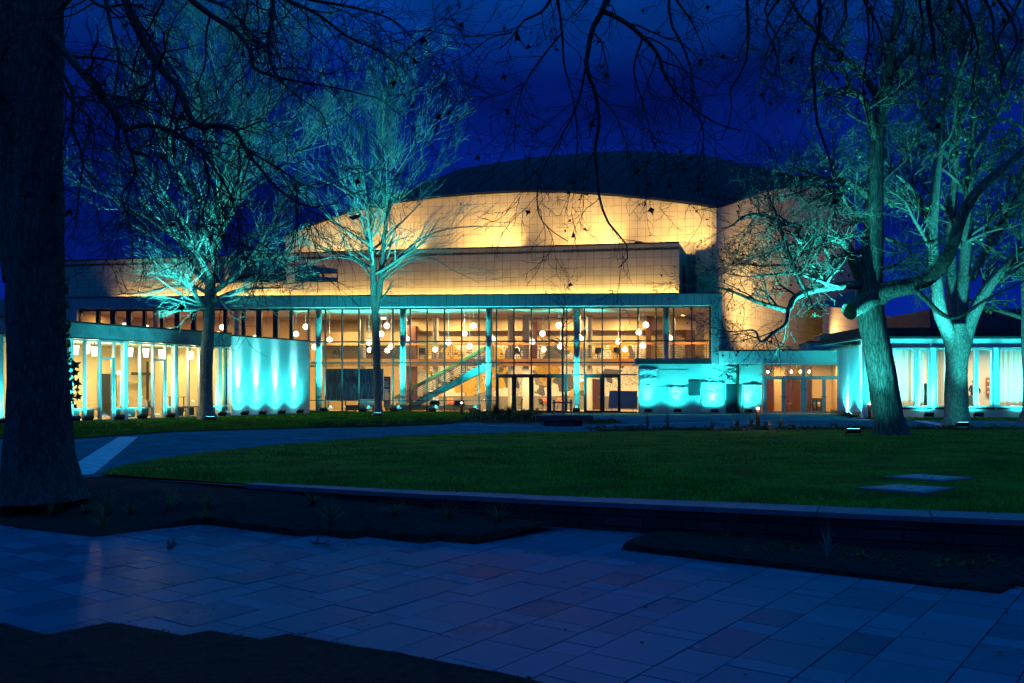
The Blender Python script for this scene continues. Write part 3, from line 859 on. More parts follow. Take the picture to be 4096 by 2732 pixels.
# gallery
gu0 = H.u(1290, 2.4)
mb = MB(H); mb.box(gu0, uR - .4, 2.45, 5.5, 3.2, 3.58); mb.box(uS - .2, uR - .4, .12, 2.45, 3.2, 3.58); mb.build('gallery_slab', M['ceil'], hall)
mb = MB(H)
for z0, z1 in ((3.14, 3.36), (3.40, 3.64)):
    mb.box(gu0, H.u(1965, 2.4), 2.38, 2.45, z0, z1)
    mb.box(H.u(1975, 2.2), uR - .45, 2.36, 2.449, z0, z1)
mb.build('gallery_edge', M['wood'], hall)
bal = MB(H); rail = MB(H)
def balustrade(a, b, d):
    rail.box(a, b, d - .06, d + .06, 4.58, 4.72)
    n = int((b - a) / 1.16)
    for i in range(n + 1):
        u = a + (b - a) * i / n
        for e in (-.07, .07): bal.box(u + e - .018, u + e + .018, d - .02, d + .02, 3.5, 4.58)
    for z in (3.78, 3.93, 4.08, 4.23, 4.38): bal.box(a, b, d - .012, d + .012, z - .012, z + .012)
balustrade(gu0, H.u(1955, 2.4), 2.5); balustrade(H.u(1975, 2.2), uR - .5, 2.44)
bo = bal.build('balustrade', M['steel'], hall); rail.build('handrail', M['wood'], bo)
# staircase (one straight flight rising along the glass)
su0, su1 = H.u(1592, 1.6), H.u(1966, 1.6)
NST = 21; rise = 3.5 / NST; run = (su1 - su0) / NST
mb = MB(H)
for d0, d1 in ((1.05, 1.13), (2.1, 2.18)):
    prof = []
    for i in range(NST): prof += [(su0 + run * i, rise * i + .02), (su0 + run * i, rise * (i + 1) - .02)]
    prof += [(su1 + .2, 3.5), (su1 + .2, 3.1)]
    prof += [(su0 + run * 1.6, .02)]
    n = len(prof)
    mb.add([(u, d0, z) for u, z in prof] + [(u, d1, z) for u, z in prof], [tuple(range(n)), tuple(range(2 * n - 1, n - 1, -1))] + [(i, n + i, n + (i + 1) % n, (i + 1) % n) for i in range(n)])
st = mb.build('staircase', M['stone'], hall)
mb = MB(H)
for i in range(NST): mb.box(su0 + run * i - .05, su0 + run * (i + 1), 1.0, 2.22, rise * (i + 1) - .018, rise * (i + 1) + .03)
mb.build('treads', M['darkwood'], st)
mb = MB(H); mb2 = MB(H)
for d in (1.02, 2.2):
    sl = 3.5 / (su1 - su0)
    def at(u, h): return (u, d, (u - su0) * sl + h)
    for h in (.3, .45, .6, .75, .9): mb.bar(H_ := at(su0 - .1, h), at(su1, h), .024)
    for i in range(0, NST + 1, 3):
        u = su0 + run * i; mb.bar(at(u, 0), at(u, 1.0), .035); mb.bar(at(u + .1, 0), at(u + .1, 1.0), .035)
    mb2.bar(at(su0 - .3, 1.04), at(su1 + .05, 1.04), .11, .14)
mb.build('stair_balustrade', M['steel'], st); mb2.build('stair_handrail', M['wood'], st)
# columns
for px in (1275.7, 1612.5, 1956, 2307, 2664):
    mb = MB(H); u = H.u(px, .62); mb.cyl(u, .62, (0 if px < 2500 else 3.3), ZH, .215, n=24, cap=False); mb.build('column', M['concrete'], hall, True)
for px in (1451, 1742, 2043, 2358, 2688):
    mb = MB(H); u = H.u(px, 7.0); mb.cyl(u, 7.0, 0, ZH, .22, n=20, cap=False); mb.build('column', M['concrete'], hall, True)
for px in (625, 948.6):
    mb = MB(H); u = H.u(px, 1.2); mb.cyl(u, 1.2, 3.5, ZH, .22, n=20, cap=False); mb.build('column', M['concrete'], hall, True)

# curtain wall, one window per bay
MU = [H.u(px) for px in (1234, 1302, 1369, 1436, 1504, 1572, 1641, 1709, 1778, 1847, 1916, 1986, 2056, 2125.5, 2196.5, 2267, 2337.7, 2409, 2480, 2552, 2624, 2695, 2766.5, 2840)]
Z1, Z2, ZD, ZL = 4.71, 3.30, 2.47, .80
doors = {11, 12, 13, 14, 16, 17}        # bays holding door leaves
for i in range(len(MU) - 1):
    a, b = MU[i], MU[i + 1]
    zb = .02 if i < 19 else 3.36
    mb = MB(H)
    mb.box(a - .04, a + .04, -.09, .09, zb, ZH)
    if i == len(MU) - 2: mb.box(b - .05, b + .04, -.09, .09, zb, ZH)
    mb.box(a + .04, b - .04, -.07, .07, Z1 - .045, Z1 + .045)
    mb.box(a + .04, b - .04, -.07, .07, ZH - .06, ZH)
    if i < 19:
        mb.box(a + .04, b - .04, -.07, .07, Z2 - .045, Z2 + .045)
        if i >= 11: mb.box(a + .04, b - .04, -.07, .07, ZD, ZD + .08)
        if i < 11: mb.box(a + .04, b - .04, -.07, .07, ZL - .025, ZL + .025)
        mb.box(a + .04, b - .04, -.07, .07, .02, .1)
    else:
        mb.box(a + .04, b - .04, -.085, .085, 3.24, 3.42)
    w = mb.build('window', M['frame'] if i > 3 else M['frame'], hall)
    mb = MB(H)
    lev = [ZH - .06, Z1, Z2] if i < 19 else [ZH - .06, Z1, 3.42]
    if i < 19: lev += [ZD] if i >= 11 else [ZL, .1]
    if i < 19 and i >= 11 and i not in doors: lev += [.1]
    for zt, zz in zip(lev, lev[1:]): mb.add([(a + .04, 0, zz), (b - .04, 0, zz), (b - .04, 0, zt), (a + .04, 0, zt)], [(0, 1, 2, 3)])
    mb.build('pane', M['glass'], w)
    if i in doors:
        mb = MB(H)
        mb.box(a + .042, a + .15, -.06, .06, .03, ZD - .004); mb.box(b - .15, b - .042, -.06, .06, .03, ZD - .004)
        mb.box(a + .15, b - .15, -.06, .06, ZD - .16, ZD - .004); mb.box(a + .15, b - .15, -.06, .06, .03, .16)
        dr = mb.build('door', M['frame'], hall)
        mb = MB(H); mb.add([(a + .15, .01, .16), (b - .15, .01, .16), (b - .15, .01, ZD - .16), (a + .15, .01, ZD - .16)], [(0, 1, 2, 3)]); mb.build('pane', M['glass'], dr)
        mb = MB(H); u = (b - .1 if i in (11, 13, 16) else a + .1); s = -1 if i in (11, 13, 16) else 1
        mb.box(min(u, u + s * .14), max(u, u + s * .14), -.12, -.09, 1.04, 1.07); mb.box(u - .015, u + .015, -.12, -.06, 1.03, 1.08); mb.build('handle', M['alu'], dr)
# upper windows beyond the glazed wing
UW = [(326, 386), (399, 443), (463, 507), (527, 572), (583, 642), (655, 700), (720, 765), (785, 813), (840, 895), (907, 968), (981, 1026), (1047, 1093), (1113, 1159), (1172, 1232)]
for a, b in UW:
    a, b = H.u(a), H.u(b)
    mb = MB(H)
    mb.box(a - .07, a, -.1, .15, 3.5, ZH); mb.box(b, b + .07, -.1, .15, 3.5, ZH); mb.box(a, b, -.1, .15, ZH - .1, ZH)
    w = mb.build('upper_window', M['frame'], hall)
    mb = MB(H); mb.add([(a, .05, 3.5), (b, .05, 3.5), (b, .05, ZH - .1), (a, .05, ZH - .1)], [(0, 1, 2, 3)]); mb.build('pane', M['glass'], w)
mb = MB(H)
prev = H.u(322)
for a, b in UW:
    ua, ub = H.u(a) - .07, H.u(b) + .07
    if ua - prev > .02: mb.box(prev + .001, ua - .001, -.06, .12, 3.5, ZH)
    prev = ub
mb.build('dark_panel', M['frame'], hall)
# stone wall under the overhang
uE = H.u(3053)
mb = MB(H); mb.box(uS + .03, uE - .05, -.05, .3, -.1, 3.22); o = mb.build('stone_wall', M['stone'], hall)
mb = MB(H); mb.box(H.u(2545), uR, -.09, .12, 3.2, 3.245); mb.build('beam_soffit', M['frame'], hall)
def c3(x, y): return (1900 + x / 2.351, 1100 + y / 2.351)
def c4(x, y): return (2796 + x / 1.808, 1100 + y / 1.808)
def block(P0, P1, kind, dd):
    (ua, z1), (ub, z0) = H.uz(*P0, -.05), H.uz(*P1, -.05)
    z0 = max(z0, .0)
    if kind == 'rock':
        n = 22; vs, fs = [], []
        r = random.Random(int(ua * 100))
        for j in range(n + 1):
            for i in range(n + 1):
                u = ua + (ub - ua) * i / n; z = z0 + (z1 - z0) * j / n
                e = 0 if i in (0, n) or j in (0, n) else 1
                q = mnoise.fractal(Vector((u * 2.2, 7.1, z * 3.4)), .8, 2.1, 5) * .07 + .05
                vs.append((u, -.052 - e * (dd + max(q, -.02)), z))
        fs = [(j * (n + 1) + i, j * (n + 1) + i + 1, (j + 1) * (n + 1) + i + 1, (j + 1) * (n + 1) + i) for j in range(n) for i in range(n)]
        mb = MB(H); mb.add(vs, fs); mb.build('rough_stone_block', M['rock'], hall)
    else:
        mb = MB(H); mb.box(ua, ub, -.05 - dd, -.045, z0, z1); mb.build('stone_block', M[kind], hall, bevel=.006)
block(c3(1545, 878), c3(1722, 1045), 'rock', .03)
block(c3(1805, 1048), c3(2003, 1134), 'rock', .05)
block(c3(2010, 992), c3(2116, 1134), 'darkstone', .05)
block(c3(1545, 1140), c3(2118, 1306), 'stone', .03)
block(c3(1728, 890), c3(2003, 1040), 'stone', .02)
block(c3(1545, 1049), c3(1800, 1134), 'stone', .025)
block(c4(10, 765), c4(190, 1003), 'rock', .01)
block(c4(195, 655), c4(272, 785), 'rock', .05)
block(c4(276, 650), c4(458, 785), 'stone', .03)
block(c4(196, 790), c4(310, 1003), 'darkstone', .04)
block(c4(313, 785), c4(458, 1003), 'rock', .06)

# setback tile wall above the foyer
Lp = [P2(150, 78.5), P2(250, 77.8), P2(700, 75.8), P2(1150, 73.6), P2(1700, 71.4), P2(2250, 69.6), P2(2717, 68)]
wall_strip('tile_wall', [(x, y, 6.9, 11.75) for x, y in Lp], M['tile'], hall)
e = Lp[-1]
wall_strip('tile_wall', [(e[0], e[1], 6.9, 11.75), (e[0] + 1.6, e[1] + 6, 6.9, 11.75)], M['tile'], hall)
mb = MB()
for a, b in zip(Lp, Lp[1:]):
    t = np.array(b) - np.array(a); n = np.array([-t[1], t[0]]) / np.hypot(*t)
    a, b = np.array(a), np.array(b)
    mb.prism([tuple(a - n * .06), tuple(b - n * .06), tuple(b + n * .5), tuple(a + n * .5)], 11.75, 11.84)
mb.build('parapet_cap', M['frame'], hall)
mb = MB(); mb.prism(Lp + [(e[0] + 2, 80), (Lp[0][0], 92)], 11.3, 11.5); mb.build('upper_roof', M['roofdark'], hall)
# ribbon windows in the tile wall
FL = Frame(P2(250, 77.8), P2(1150, 73.6))
FL2 = Frame(P2(1150, 73.6), P2(2717, 68))
for a, b, y0, y1, k, fr in ((850, 896, 1096, 1134, 1, FL), (918, 1145, 1095, 1132, 4, FL), (1181, 1352, 1093, 1131, 3, FL2)):
    ua, ub = fr.u(a), fr.u(b); z1, z0 = fr.z(a, y0), fr.z(a, y1)
    mb = MB(fr)
    mb.box(ua, ub, -.07, .1, z0, z0 + .09); mb.box(ua, ub, -.07, .1, z1 - .09, z1)
    for i in range(k + 1):
        u = ua + (ub - ua) * i / k; mb.box(max(ua, u - .05), min(ub, u + .05), -.068, .1, z0 + .09, z1 - .09)
    w = mb.build('ribbon_window', M['frame'], hall)
    mb = MB(fr); mb.box(ua + .02, ub - .02, -.03, .05, z0 + .05, z1 - .05); mb.build('pane', M['darkglass'], w)
# stair tower beside the tile wall
mb = MB()
a, b = P2(2783, 69.5), P2(2866, 68.9)
mb.prism([a, b, (b[0] + .8, 74), (a[0] + .8, 74)], 4, 11.45); o = mb.build('stair_tower', M['tile'], hall); add_uv_box(o, Frame(a, b))
mb = MB(); a2, b2 = P2(2728, 70.5), P2(2782, 71.0); mb.prism([a2, b2, (b2[0], 74), (a2[0], 74)], 6.9, 11.3); o = mb.build('tower_return', M['tile'], hall); add_uv_box(o, Frame(a2, b2))
mb = MB(); a3, b3 = P2(2726, 70.2), P2(2742, 70.3); mb.prism([a3, b3, (b3[0], 70.8), (a3[0], 70.8)], 7, 10.4); mb.build('slot_window', M['darkglass'], hall)

# auditorium: curved wall with a wavy eaves line and a domed metal roof
prof = [(655, 545), (700, 525), (800, 490), (900, 468), (1000, 455), (1100, 447), (1200, 442), (1300, 443.5), (1400, 450), (1500, 459.5), (1600, 472), (1643, 479)]
prof = [m(*p) for p in prof] + [c6(*p) for p in ((700, 275), (830, 225), (1000, 165), (1150, 130), (1350, 117), (1500, 120), (1600, 135), (1700, 185), (1790, 270), (1840, 385))]
pxs = np.array([p[0] for p in prof]); pys = np.array([p[1] for p in prof])
dk = ([1100, 1500, 2000, 2400, 2862, 3000, 3150, 3300, 3425], [83, 79.5, 76.8, 75, 73, 77, 83, 91, 100])
def aud(px):
    D = float(np.interp(px, *dk)); return D, EYE + (HY - float(np.interp(px, pxs, pys))) / FPX * D
W1 = []; TOP = []
for px in np.linspace(pxs[0], pxs[-1], 120):
    D, z = aud(px); x, y = P2(px, D); W1.append((x, y, 3.0 if px > 2700 else 7.0, z)); TOP.append((px, D, z))
wall_strip('auditorium_wall', W1, M['tile'], hall)
x, y, zb, zt = W1[-1]; wall_strip('auditorium_wall', [W1[-1], (x + 2, y + 14, 3, zt - 2)], M['tile'], hall)
x, y, zb, zt = W1[0]; wall_strip('auditorium_wall', [(x + 4, y + 14, 7, zt), W1[0]], M['tile'], hall)
mb = MB()
for (x, y, zb, zt), (x2, y2, _, z2) in zip(W1, W1[1:]):
    mb.add([(x, y - .12, zt), (x2, y2 - .12, z2), (x2, y2 + .3, z2), (x, y + .3, zt), (x, y - .12, zt + .18), (x2, y2 - .12, z2 + .18), (x2, y2 + .3, z2 + .2), (x, y + .3, zt + .2)], [(0, 1, 5, 4), (4, 5, 6, 7), (0, 3, 2, 1)])
mb.build('eaves', M['frame'], hall)
ridge = [(1100, 960), (1400, 872), (1570, 800), (1810, 697), (2100, 651), (2474, 624), (2800, 645), (3050, 705), (3250, 765), (3380, 850), (3425, 880)]
rx, ry = [p[0] for p in ridge], [p[1] for p in ridge]
vs, fs = [], []
NK = 14
def dr(px): return 97 + 10 * max(0, (px - 2900) / 500)
for px, D, z in TOP:
    Dr = dr(px); zr = EYE + (HY - float(np.interp(px, rx, ry))) / FPX * Dr
    x0, y0 = P2(px, D); x1, y1 = P2(px + 40, Dr)
    zr = max(zr, z + .3)
    for k in range(NK + 1):
        s = k / NK
        vs.append((x0 + (x1 - x0) * s, y0 + .1 + (y1 - y0) * s, z + .19 + (zr - z) * (1 - (1 - s) ** 1.55)))
    x2, y2 = x1, y1 + 25
    vs.append((x2, y2, z - 3))
K = NK + 2
fs = [(i * K + k, (i + 1) * K + k, (i + 1) * K + k + 1, i * K + k + 1) for i in range(len(TOP) - 1) for k in range(K - 1)]
ro = np_mesh('curved_roof', np.array(vs), np.array(fs), M['roofmetal'], hall, smooth=True)
mb = MB()
V = [Vector(v) for v in vs]
for i in range(4, len(TOP) - 1, 3):      # seams lean across the dome
    for k in range(NK):
        j, j2 = min(len(TOP) - 1, i + int(k * .9)), min(len(TOP) - 1, i + int((k + 1) * .9))
        a, b = V[j * K + k] + Vector((0, 0, .04)), V[j2 * K + k + 1] + Vector((0, 0, .04))
        mb.bar(a - Vector((0, 0, .03)), b - Vector((0, 0, .03)), .09, .05)
mb.build('roof_seam', M['roofmetal'], ro)

# low entrance block
E = Frame(H(H.u(2871), -.62, 0)[:2], P2(3409, 61.6))
uEe = E.L
ed0, ed1 = E.u(3053), E.u(3378)
mb = MB(E)
mb.box(0, ed0, -.02, .35, 3.18, 4.0); mb.box(ed1, uEe, 0, .35, -.1, 4.0); mb.box(ed0, ed1, -.001, .35, 3.2, 4.0)
mb.build('entrance_wall', M['stucco'], hall)
mb = MB(E); mb.box(-.02, uEe, -.09, 7, 4.0, 4.09); mb.build('entrance_roof', M['frame'], hall)
mb = MB(E)
mb.box(E.u(3244), uEe + .5, 1.5, 5, 4.1, 4.62); mb.box(E.u(3330), uEe + 2.5, 3.2, 7, 4.62, 5.2)
mb.build('roof_upstand', M['stucco'], hall)
mb = MB(E); mb.box(E.u(3238), uEe + .6, 1.4, 5.05, 4.62, 4.68); mb.box(E.u(3324), uEe + 2.6, 3.1, 7.05, 5.2, 5.26); mb.build('upstand_cap', M['frame'], hall)
# entrance room
mb = MB(E)
mb.box(ed0 - 1.5, ed1 + .3, 5.0, 5.2, 0, 3.2); mb.box(ed1 + .02, ed1 + .2, .35, 5.0, 0, 3.2); mb.box(E.u(3098, 3), E.u(3140, 3), 3.0, 3.5, 0, 3.2)
mb.box(E.u(3248, 4.6), ed1, 4.5, 4.9, 0, 3.2)
mb.build('entrance_inner_wall', M['cream'], hall)
mb = MB(E); mb.box(ed0 - 1.5, ed1 + .3, .1, 5.2, 3.2, 3.3); mb.build('entrance_ceiling', M['ceil'], hall)
mb = MB(E); mb.box(ed0 - 1.5, ed1 + .3, -.1, 5.2, -.1, .012); mb.build('entrance_floor', M['wood'], hall)
mb = MB(E); mb.box(ed0 - .5, E.u(3246, 4.8), 4.85, 4.98, .1, 2.3); mb.box(ed0 - 1.6, ed0 - 1.5, 0, 5, 0, 3.2); mb.build('dark_inner_door', M['darkwood'], hall)
# entrance glazing: fanlights and four leaves
zt1, ztr = 3.16, 2.3
mid = E.u(3215)
for a, b in ((ed0, mid), (mid, ed1)):
    mb = MB(E)
    mb.box(a, a + .08, -.02, .12, .02, zt1); mb.box(b - .08, b, -.02, .12, .02, zt1); mb.box(a + .08, b - .08, -.02, .12, zt1 - .07, zt1); mb.box(a + .08, b - .08, -.02, .12, ztr, ztr + .1)
    w = mb.build('fanlight', M['alu'], hall)
    mb = MB(E); mb.add([(a + .08, .05, ztr + .1), (b - .08, .05, ztr + .1), (b - .08, .05, zt1 - .07), (a + .08, .05, zt1 - .07)], [(0, 1, 2, 3)]); mb.build('pane', M['glass'], w)
    c = (a + b) / 2
    for k, (p, q) in enumerate(((a + .085, c - .004), (c + .004, b - .085))):
        mb = MB(E)
        mb.box(p, p + .1, -.01, .09, .03, ztr - .005); mb.box(q - .1, q, -.01, .09, .03, ztr - .005); mb.box(p + .1, q - .1, -.01, .09, ztr - .12, ztr - .005); mb.box(p + .1, q - .1, -.01, .09, .03, .14)
        dd = mb.build('door', M['alu'], hall)
        mb = MB(E); mb.add([(p + .1, .04, .14), (q - .1, .04, .14), (q - .1, .04, ztr - .12), (p + .1, .04, ztr - .12)], [(0, 1, 2, 3)]); mb.build('pane', M['glass'], dd)
        mb = MB(E); u = q - .05 if k == 0 else p + .05; s = -1 if k == 0 else 1
        mb.box(min(u, u + s * .16), max(u, u + s * .16), -.08, -.055, 1.06, 1.09); mb.box(u - .012, u + .012, -.08, -.01, 1.05, 1.1); mb.build('handle', M['black'], dd)
# bulbs in the entrance
mb = MB(E)
for x in (497, 668, 733, 797):
    px, py = c4(x, 702); u, z = E.uz(px, py, 4.0); mb.lathe(u, 4.0, [(.01, z - .09), (.075, z - .03), (.09, z + .03), (.05, z + .1), (.02, z + .14)], 12)
mb.build('wall_lamps', M['bulb'], hall)

# tile-clad rear wing with fins
RW = Frame(P2(3290, 84), P2(3760, 112))
zA, zB = EYE + (HY - 1240) / FPX * 84, 0
pts = []
for px, py in ((3290, 1224), (3440, 1240), (3544, 1262), (3650, 1284), (3760, 1310)):
    u = RW.u(px); x, y, _ = RW(u, 0, 0); pts.append((x, y, 2.5, EYE + (HY - py) / FPX * y))
wall_strip('rear_wing_wall', pts, M['tile'], hall)
mb = MB()
for a, b in zip(pts, pts[1:]): mb.add([(a[0], a[1], a[3]), (b[0], b[1], b[3]), (b[0] + 6, b[1] + 12, b[3]), (a[0] - 2, a[1] + 12, a[3])], [(0, 1, 2, 3)])
mb.build('rear_wing_roof', M['roofdark'], hall)
mb = MB(RW)
for x in (945, 1012, 1085, 1150, 1205, 1265):
    px = 3300 + x / 2.953; u = RW.u(px); mb.box(u - .22, u + .22, -.35, .0, 5, RW.z(px, 1250 + 95 / 2.953 + (x - 945) * .09))
mb.build('wall_fins', M['frame'], hall)

# heaters along the foyer glass
for a, b in ((1385, 1500), (1540, 1640), (1645, 1925)):
    mb = MB(H); ua, ub = H.u(a, .35), H.u(b, .35)
    n = int((ub - ua) / .07)
    for i in range(n): u = ua + (ub - ua) * i / n; mb.box(u, u + .045, .3, .42, .12, .5)
    mb.box(ua, ub, .34, .38, .44, .5); mb.box(ua, ub, .34, .38, .12, .17)
    for u in (ua + .1, ub - .1): mb.box(u, u + .04, .34, .38, .015, .12)
    mb.build('radiator', M['grey'], hall)

# ================================================================== glazed wing (left)
Wg = Frame((-20.4, 45.2), (-13.2, 60.2), 1.055)
wing = thing('glazed_wing', 'low glazed wing with a grey cornice and a floodlit stucco end wall', 'building', (-18, 52, 0))
wu0, wu1 = Wg.u(-140), Wg.u(1231)
uW = Wg.u(921)
uC = Wg.u(925, -.55)
mb = MB(Wg); mb.box(wu0, uC, -.55, .2, 3.76, 4.36); mb.build('cornice', M['cornice'], wing)
mb = MB(Wg); mb.box(wu0, uC + .02, -.6, .25, 4.36, 4.44); mb.box(wu0, uC - .02, -.5, .1, 3.70, 3.757); mb.build('cornice_edge', M['frame'], wing)
mb = MB(Wg); mb.box(wu0, wu1, .2, 9, 4.1, 4.3); mb.build('wing_roof', M['roofdark'], wing)
mb = MB(Wg); mb.box(uW + .02, wu1, -.12, .25, -.1, 4.3); mb.box(wu1 - .3, wu1 - .002, .25, 5.5, -.1, 4.3); mb.build('stucco_wall', M['stucco'], wing)
mb = MB(Wg); mb.box(uW + .13, wu1 + .05, -.16, .28, 4.3, 4.38); mb.build('wall_coping', M['frame'], wing)
mb = MB(Wg); mb.box(wu0, uW, .1, 9, -.15, .05); mb.build('wing_floor', M['floor'], wing)
mb = MB(Wg); mb.box(wu0, uW, .12, 9, 3.72, 3.85); mb.build('wing_ceiling', M['ceil'], wing)
mb = MB(Wg); mb.box(wu0, uW, 6.5, 6.8, .05, 3.72); mb.box(uW - .2, uW - .01, .3, 6.5, .05, 3.72)
mb.build('wing_inner_wall', M['cream'], wing)
mb = MB(Wg)
for px, d in ((590, 5.6), (645, 5.6)):
    u = Wg.u(px, d); mb.box(u, u + .1, d, d + .1, .05, 3.0)
mb.box(Wg.u(530, 5.6), Wg.u(700, 5.6), 5.6, 5.7, 2.25, 2.4); mb.box(Wg.u(400, 6.3), Wg.u(470, 6.3), 6.38, 6.49, .05, 2.3)
mb.build('inner_door_frame', M['frame'], wing)
wm = [-120, -45, 4, 62, 120, 175, 230, 284, 336.6, 396, 452.7, 504, 558, 608.6, 658.5, 704.6, 750, 794, 840, 879, 916]
piers = {4, 504, 704.6, 284, 879}
wdoor = {396, 608.6}
for i in range(len(wm) - 1):
    a, b = Wg.u(wm[i]), Wg.u(wm[i + 1])
    mb = MB(Wg)
    mb.box(a - .035, a + .035, -.12, .06, .05, 3.7)
    mb.box(a + .035, b - .035, -.06, .05, 3.62, 3.7); mb.box(a + .035, b - .035, -.06, .05, .05, .12)
    if wm[i] in wdoor:
        mb.box(a + .035, b - .035, -.06, .05, 2.86, 2.94); mb.box(a + .035, a + .12, -.05, .045, .12, 2.86); mb.box(b - .12, b - .035, -.05, .045, .12, 2.86)
    else: mb.box(a + .035, b - .035, -.06, .05, .56, .62)
    w = mb.build('window', M['alu'], wing)
    mb = MB(Wg); mb.add([(a + .035, 0, .12), (b - .035, 0, .12), (b - .035, 0, 3.62), (a + .035, 0, 3.62)], [(0, 1, 2, 3)]); mb.build('pane', M['glass'], w)
    if wm[i] in piers:
        mb = MB(Wg); mb.box(a - .24, a - .045, -.16, .12, .02, 3.7); mb.build('pier', M['stucco'], wing)
    if wm[i] not in wdoor and i > 6:
        mb = MB(Wg)
        n = 14
        for k in range(n): u = a + .1 + (b - a - .2) * k / n; mb.box(u, u + .04, .2, .3, .15, .55)
        mb.box(a + .1, b - .1, .22, .28, .48, .55); mb.build('radiator', M['grey'], wing)

# ================================================================== gallery wing (right)
Rt = Frame((18.98, 52.6), (32.5, 52.35))
gal = thing('gallery_wing', 'low floodlit gallery wing with tall curtained windows behind the leaning tree', 'building', (24, 53, 0))
ru1 = Rt.L
sill, head = .57, 3.78
mb = MB(Rt)
mb.box(0, ru1, 0, .3, -.1, sill - .02); mb.box(0, ru1, -.0, .3, head + .02, 4.28)
mb.box(0, Rt.u(3500), .001, .3, sill - .02, head + .02)
mb.build('gallery_wall', M['stucco'], gal)
S = Frame(P2(3407, 59.2), (18.98, 52.6))
mb = MB(S); mb.box(-2.2, S.L - .002, 0, .3, -.1, 4.3); mb.build('side_wall', M['stucco'], gal)
mb = MB(Rt); mb.box(-.05, ru1, -.1, 9, 4.28, 4.4); mb.box(.3, ru1, 1.2, 9, 4.4, 4.95); mb.build('gallery_roof', M['roofdark'], gal)
mb = MB(Rt); mb.prism([(7.2, 9), (ru1 + 6, 8), (ru1 + 6, 20), (7.2, 20)], 4.0, 6.6); mb.build('rear_roof', M['slate'], gal)
mb = MB(Rt); mb.box(.35, ru1, .3, 7, .1, .3); mb.build('gallery_floor', M['floor'], gal)
mb = MB(Rt); mb.box(.35, ru1, .31, 7, head + .1, head + .25); mb.build('gallery_ceiling', M['ceil'], gal)
mb = MB(Rt); mb.box(.35, ru1, 5.5, 5.7, .3, head + .1); mb.box(.36, .5, .31, 5.5, .3, head + .1); mb.build('gallery_inner_wall', M['white'], gal)
GW = [(3506, 3662), (3672, 3716), (3745, 3800), (3812, 3900), (3910, 3968), (3996, 4110), (4120, 4200)]
for a, b in GW:
    a, b = Rt.u(a), Rt.u(b)
    mb = MB(Rt)
    mb.box(a - .06, a + .03, -.05, .2, sill, head); mb.box(b - .03, b + .06, -.05, .2, sill, head); mb.box(a + .03, b - .03, -.05, .2, head - .1, head); mb.box(a + .03, b - .03, -.05, .2, sill, sill + .08)
    w = mb.build('window', M['alu'], gal)
    mb = MB(Rt); mb.add([(a + .03, .1, sill + .08), (b - .03, .1, sill + .08), (b - .03, .1, head - .1), (a + .03, .1, head - .1)], [(0, 1, 2, 3)]); mb.build('pane', M['glass'], w)
    mb = MB(Rt); mb.box(a - .1, b + .1, -.12, .0, sill - .1, sill - .001); mb.build('sill', M['frame'], w)
mb = MB(Rt)
for a, b in ((3723, 3740), (3974, 3990)): mb.box(Rt.u(a), Rt.u(b), -.1, .3, sill - .02, head + .02)
mb.build('white_pier', M['stucco'], gal)
prevs = []

# a house far behind the big trunk
hs = thing('house', 'dark slate-roofed house half hidden behind the big trunk', 'house', (-36, 75, 0))
F2 = Frame(P2(-160, 72), P2(250, 76))
mb = MB(F2); mb.box(0, F2.L, 0, 6, -.5, 5.4); mb.build('wall', M['stucco'], hs)
mb = MB(F2); L = F2.L
mb.add([(-.4, -.4, 5.4), (L + .4, -.4, 5.4), (L - 2.5, 3, 8.6), (1.5, 3, 8.6), (L + .4, 6.4, 5.4), (-.4, 6.4, 5.4)], [(0, 1, 2, 3), (1, 4, 2), (4, 5, 3, 2), (5, 0, 3), (0, 5, 4, 1)]); mb.build('roof', M['slate'], hs)
# ================================================================== lamps and floodlights
# pendant globes in the foyer: (px, py, depth behind the glass)
GL = [(584, 1310, 1.9), (889, 1309, 1.7), (1020, 1352, 2.6), (873, 1337, 1.2), (1184, 1336, 1.5), (1223, 1307, 2.2), (1259, 1388, 1.7), (1318, 1360, 1.6), (1476, 1369, 1.7), (1525, 1336, 1.9), (1547, 1303, 1.5), (1565, 1386, 1.6), (1627, 1356, 1.8), (1794, 1369, 1.7), (1858, 1334, 1.8), (1879, 1385, 1.5), (1894.5, 1303, 1.6), (1970, 1356, 1.8),
      (2129, 1367, 1.7), (2170.5, 1333.5, 1.8), (2235, 1301, 1.5), (2241, 1384.5, 1.6), (2323, 1354, 1.8), (2473, 1366, 1.7), (2555, 1330, 1.8), (2584, 1299.5, 1.5), (2572, 1382, 1.6), (2679, 1353, 1.8), (1479, 1400, 6.3), (1549, 1402, 6.4), (1740, 1398, 6.3), (2500, 1398, 6.2), (2175, 1398, 6.2), (2068, 1399, 6.3)]
GL.sort()
gmb = MB(); gmb.lathe(0, 0, [(.012, -.198)] + [(.198 * math.cos(a), .198 * math.sin(a)) for a in np.linspace(-1.35, 1.25, 11)], 20)
gme = None
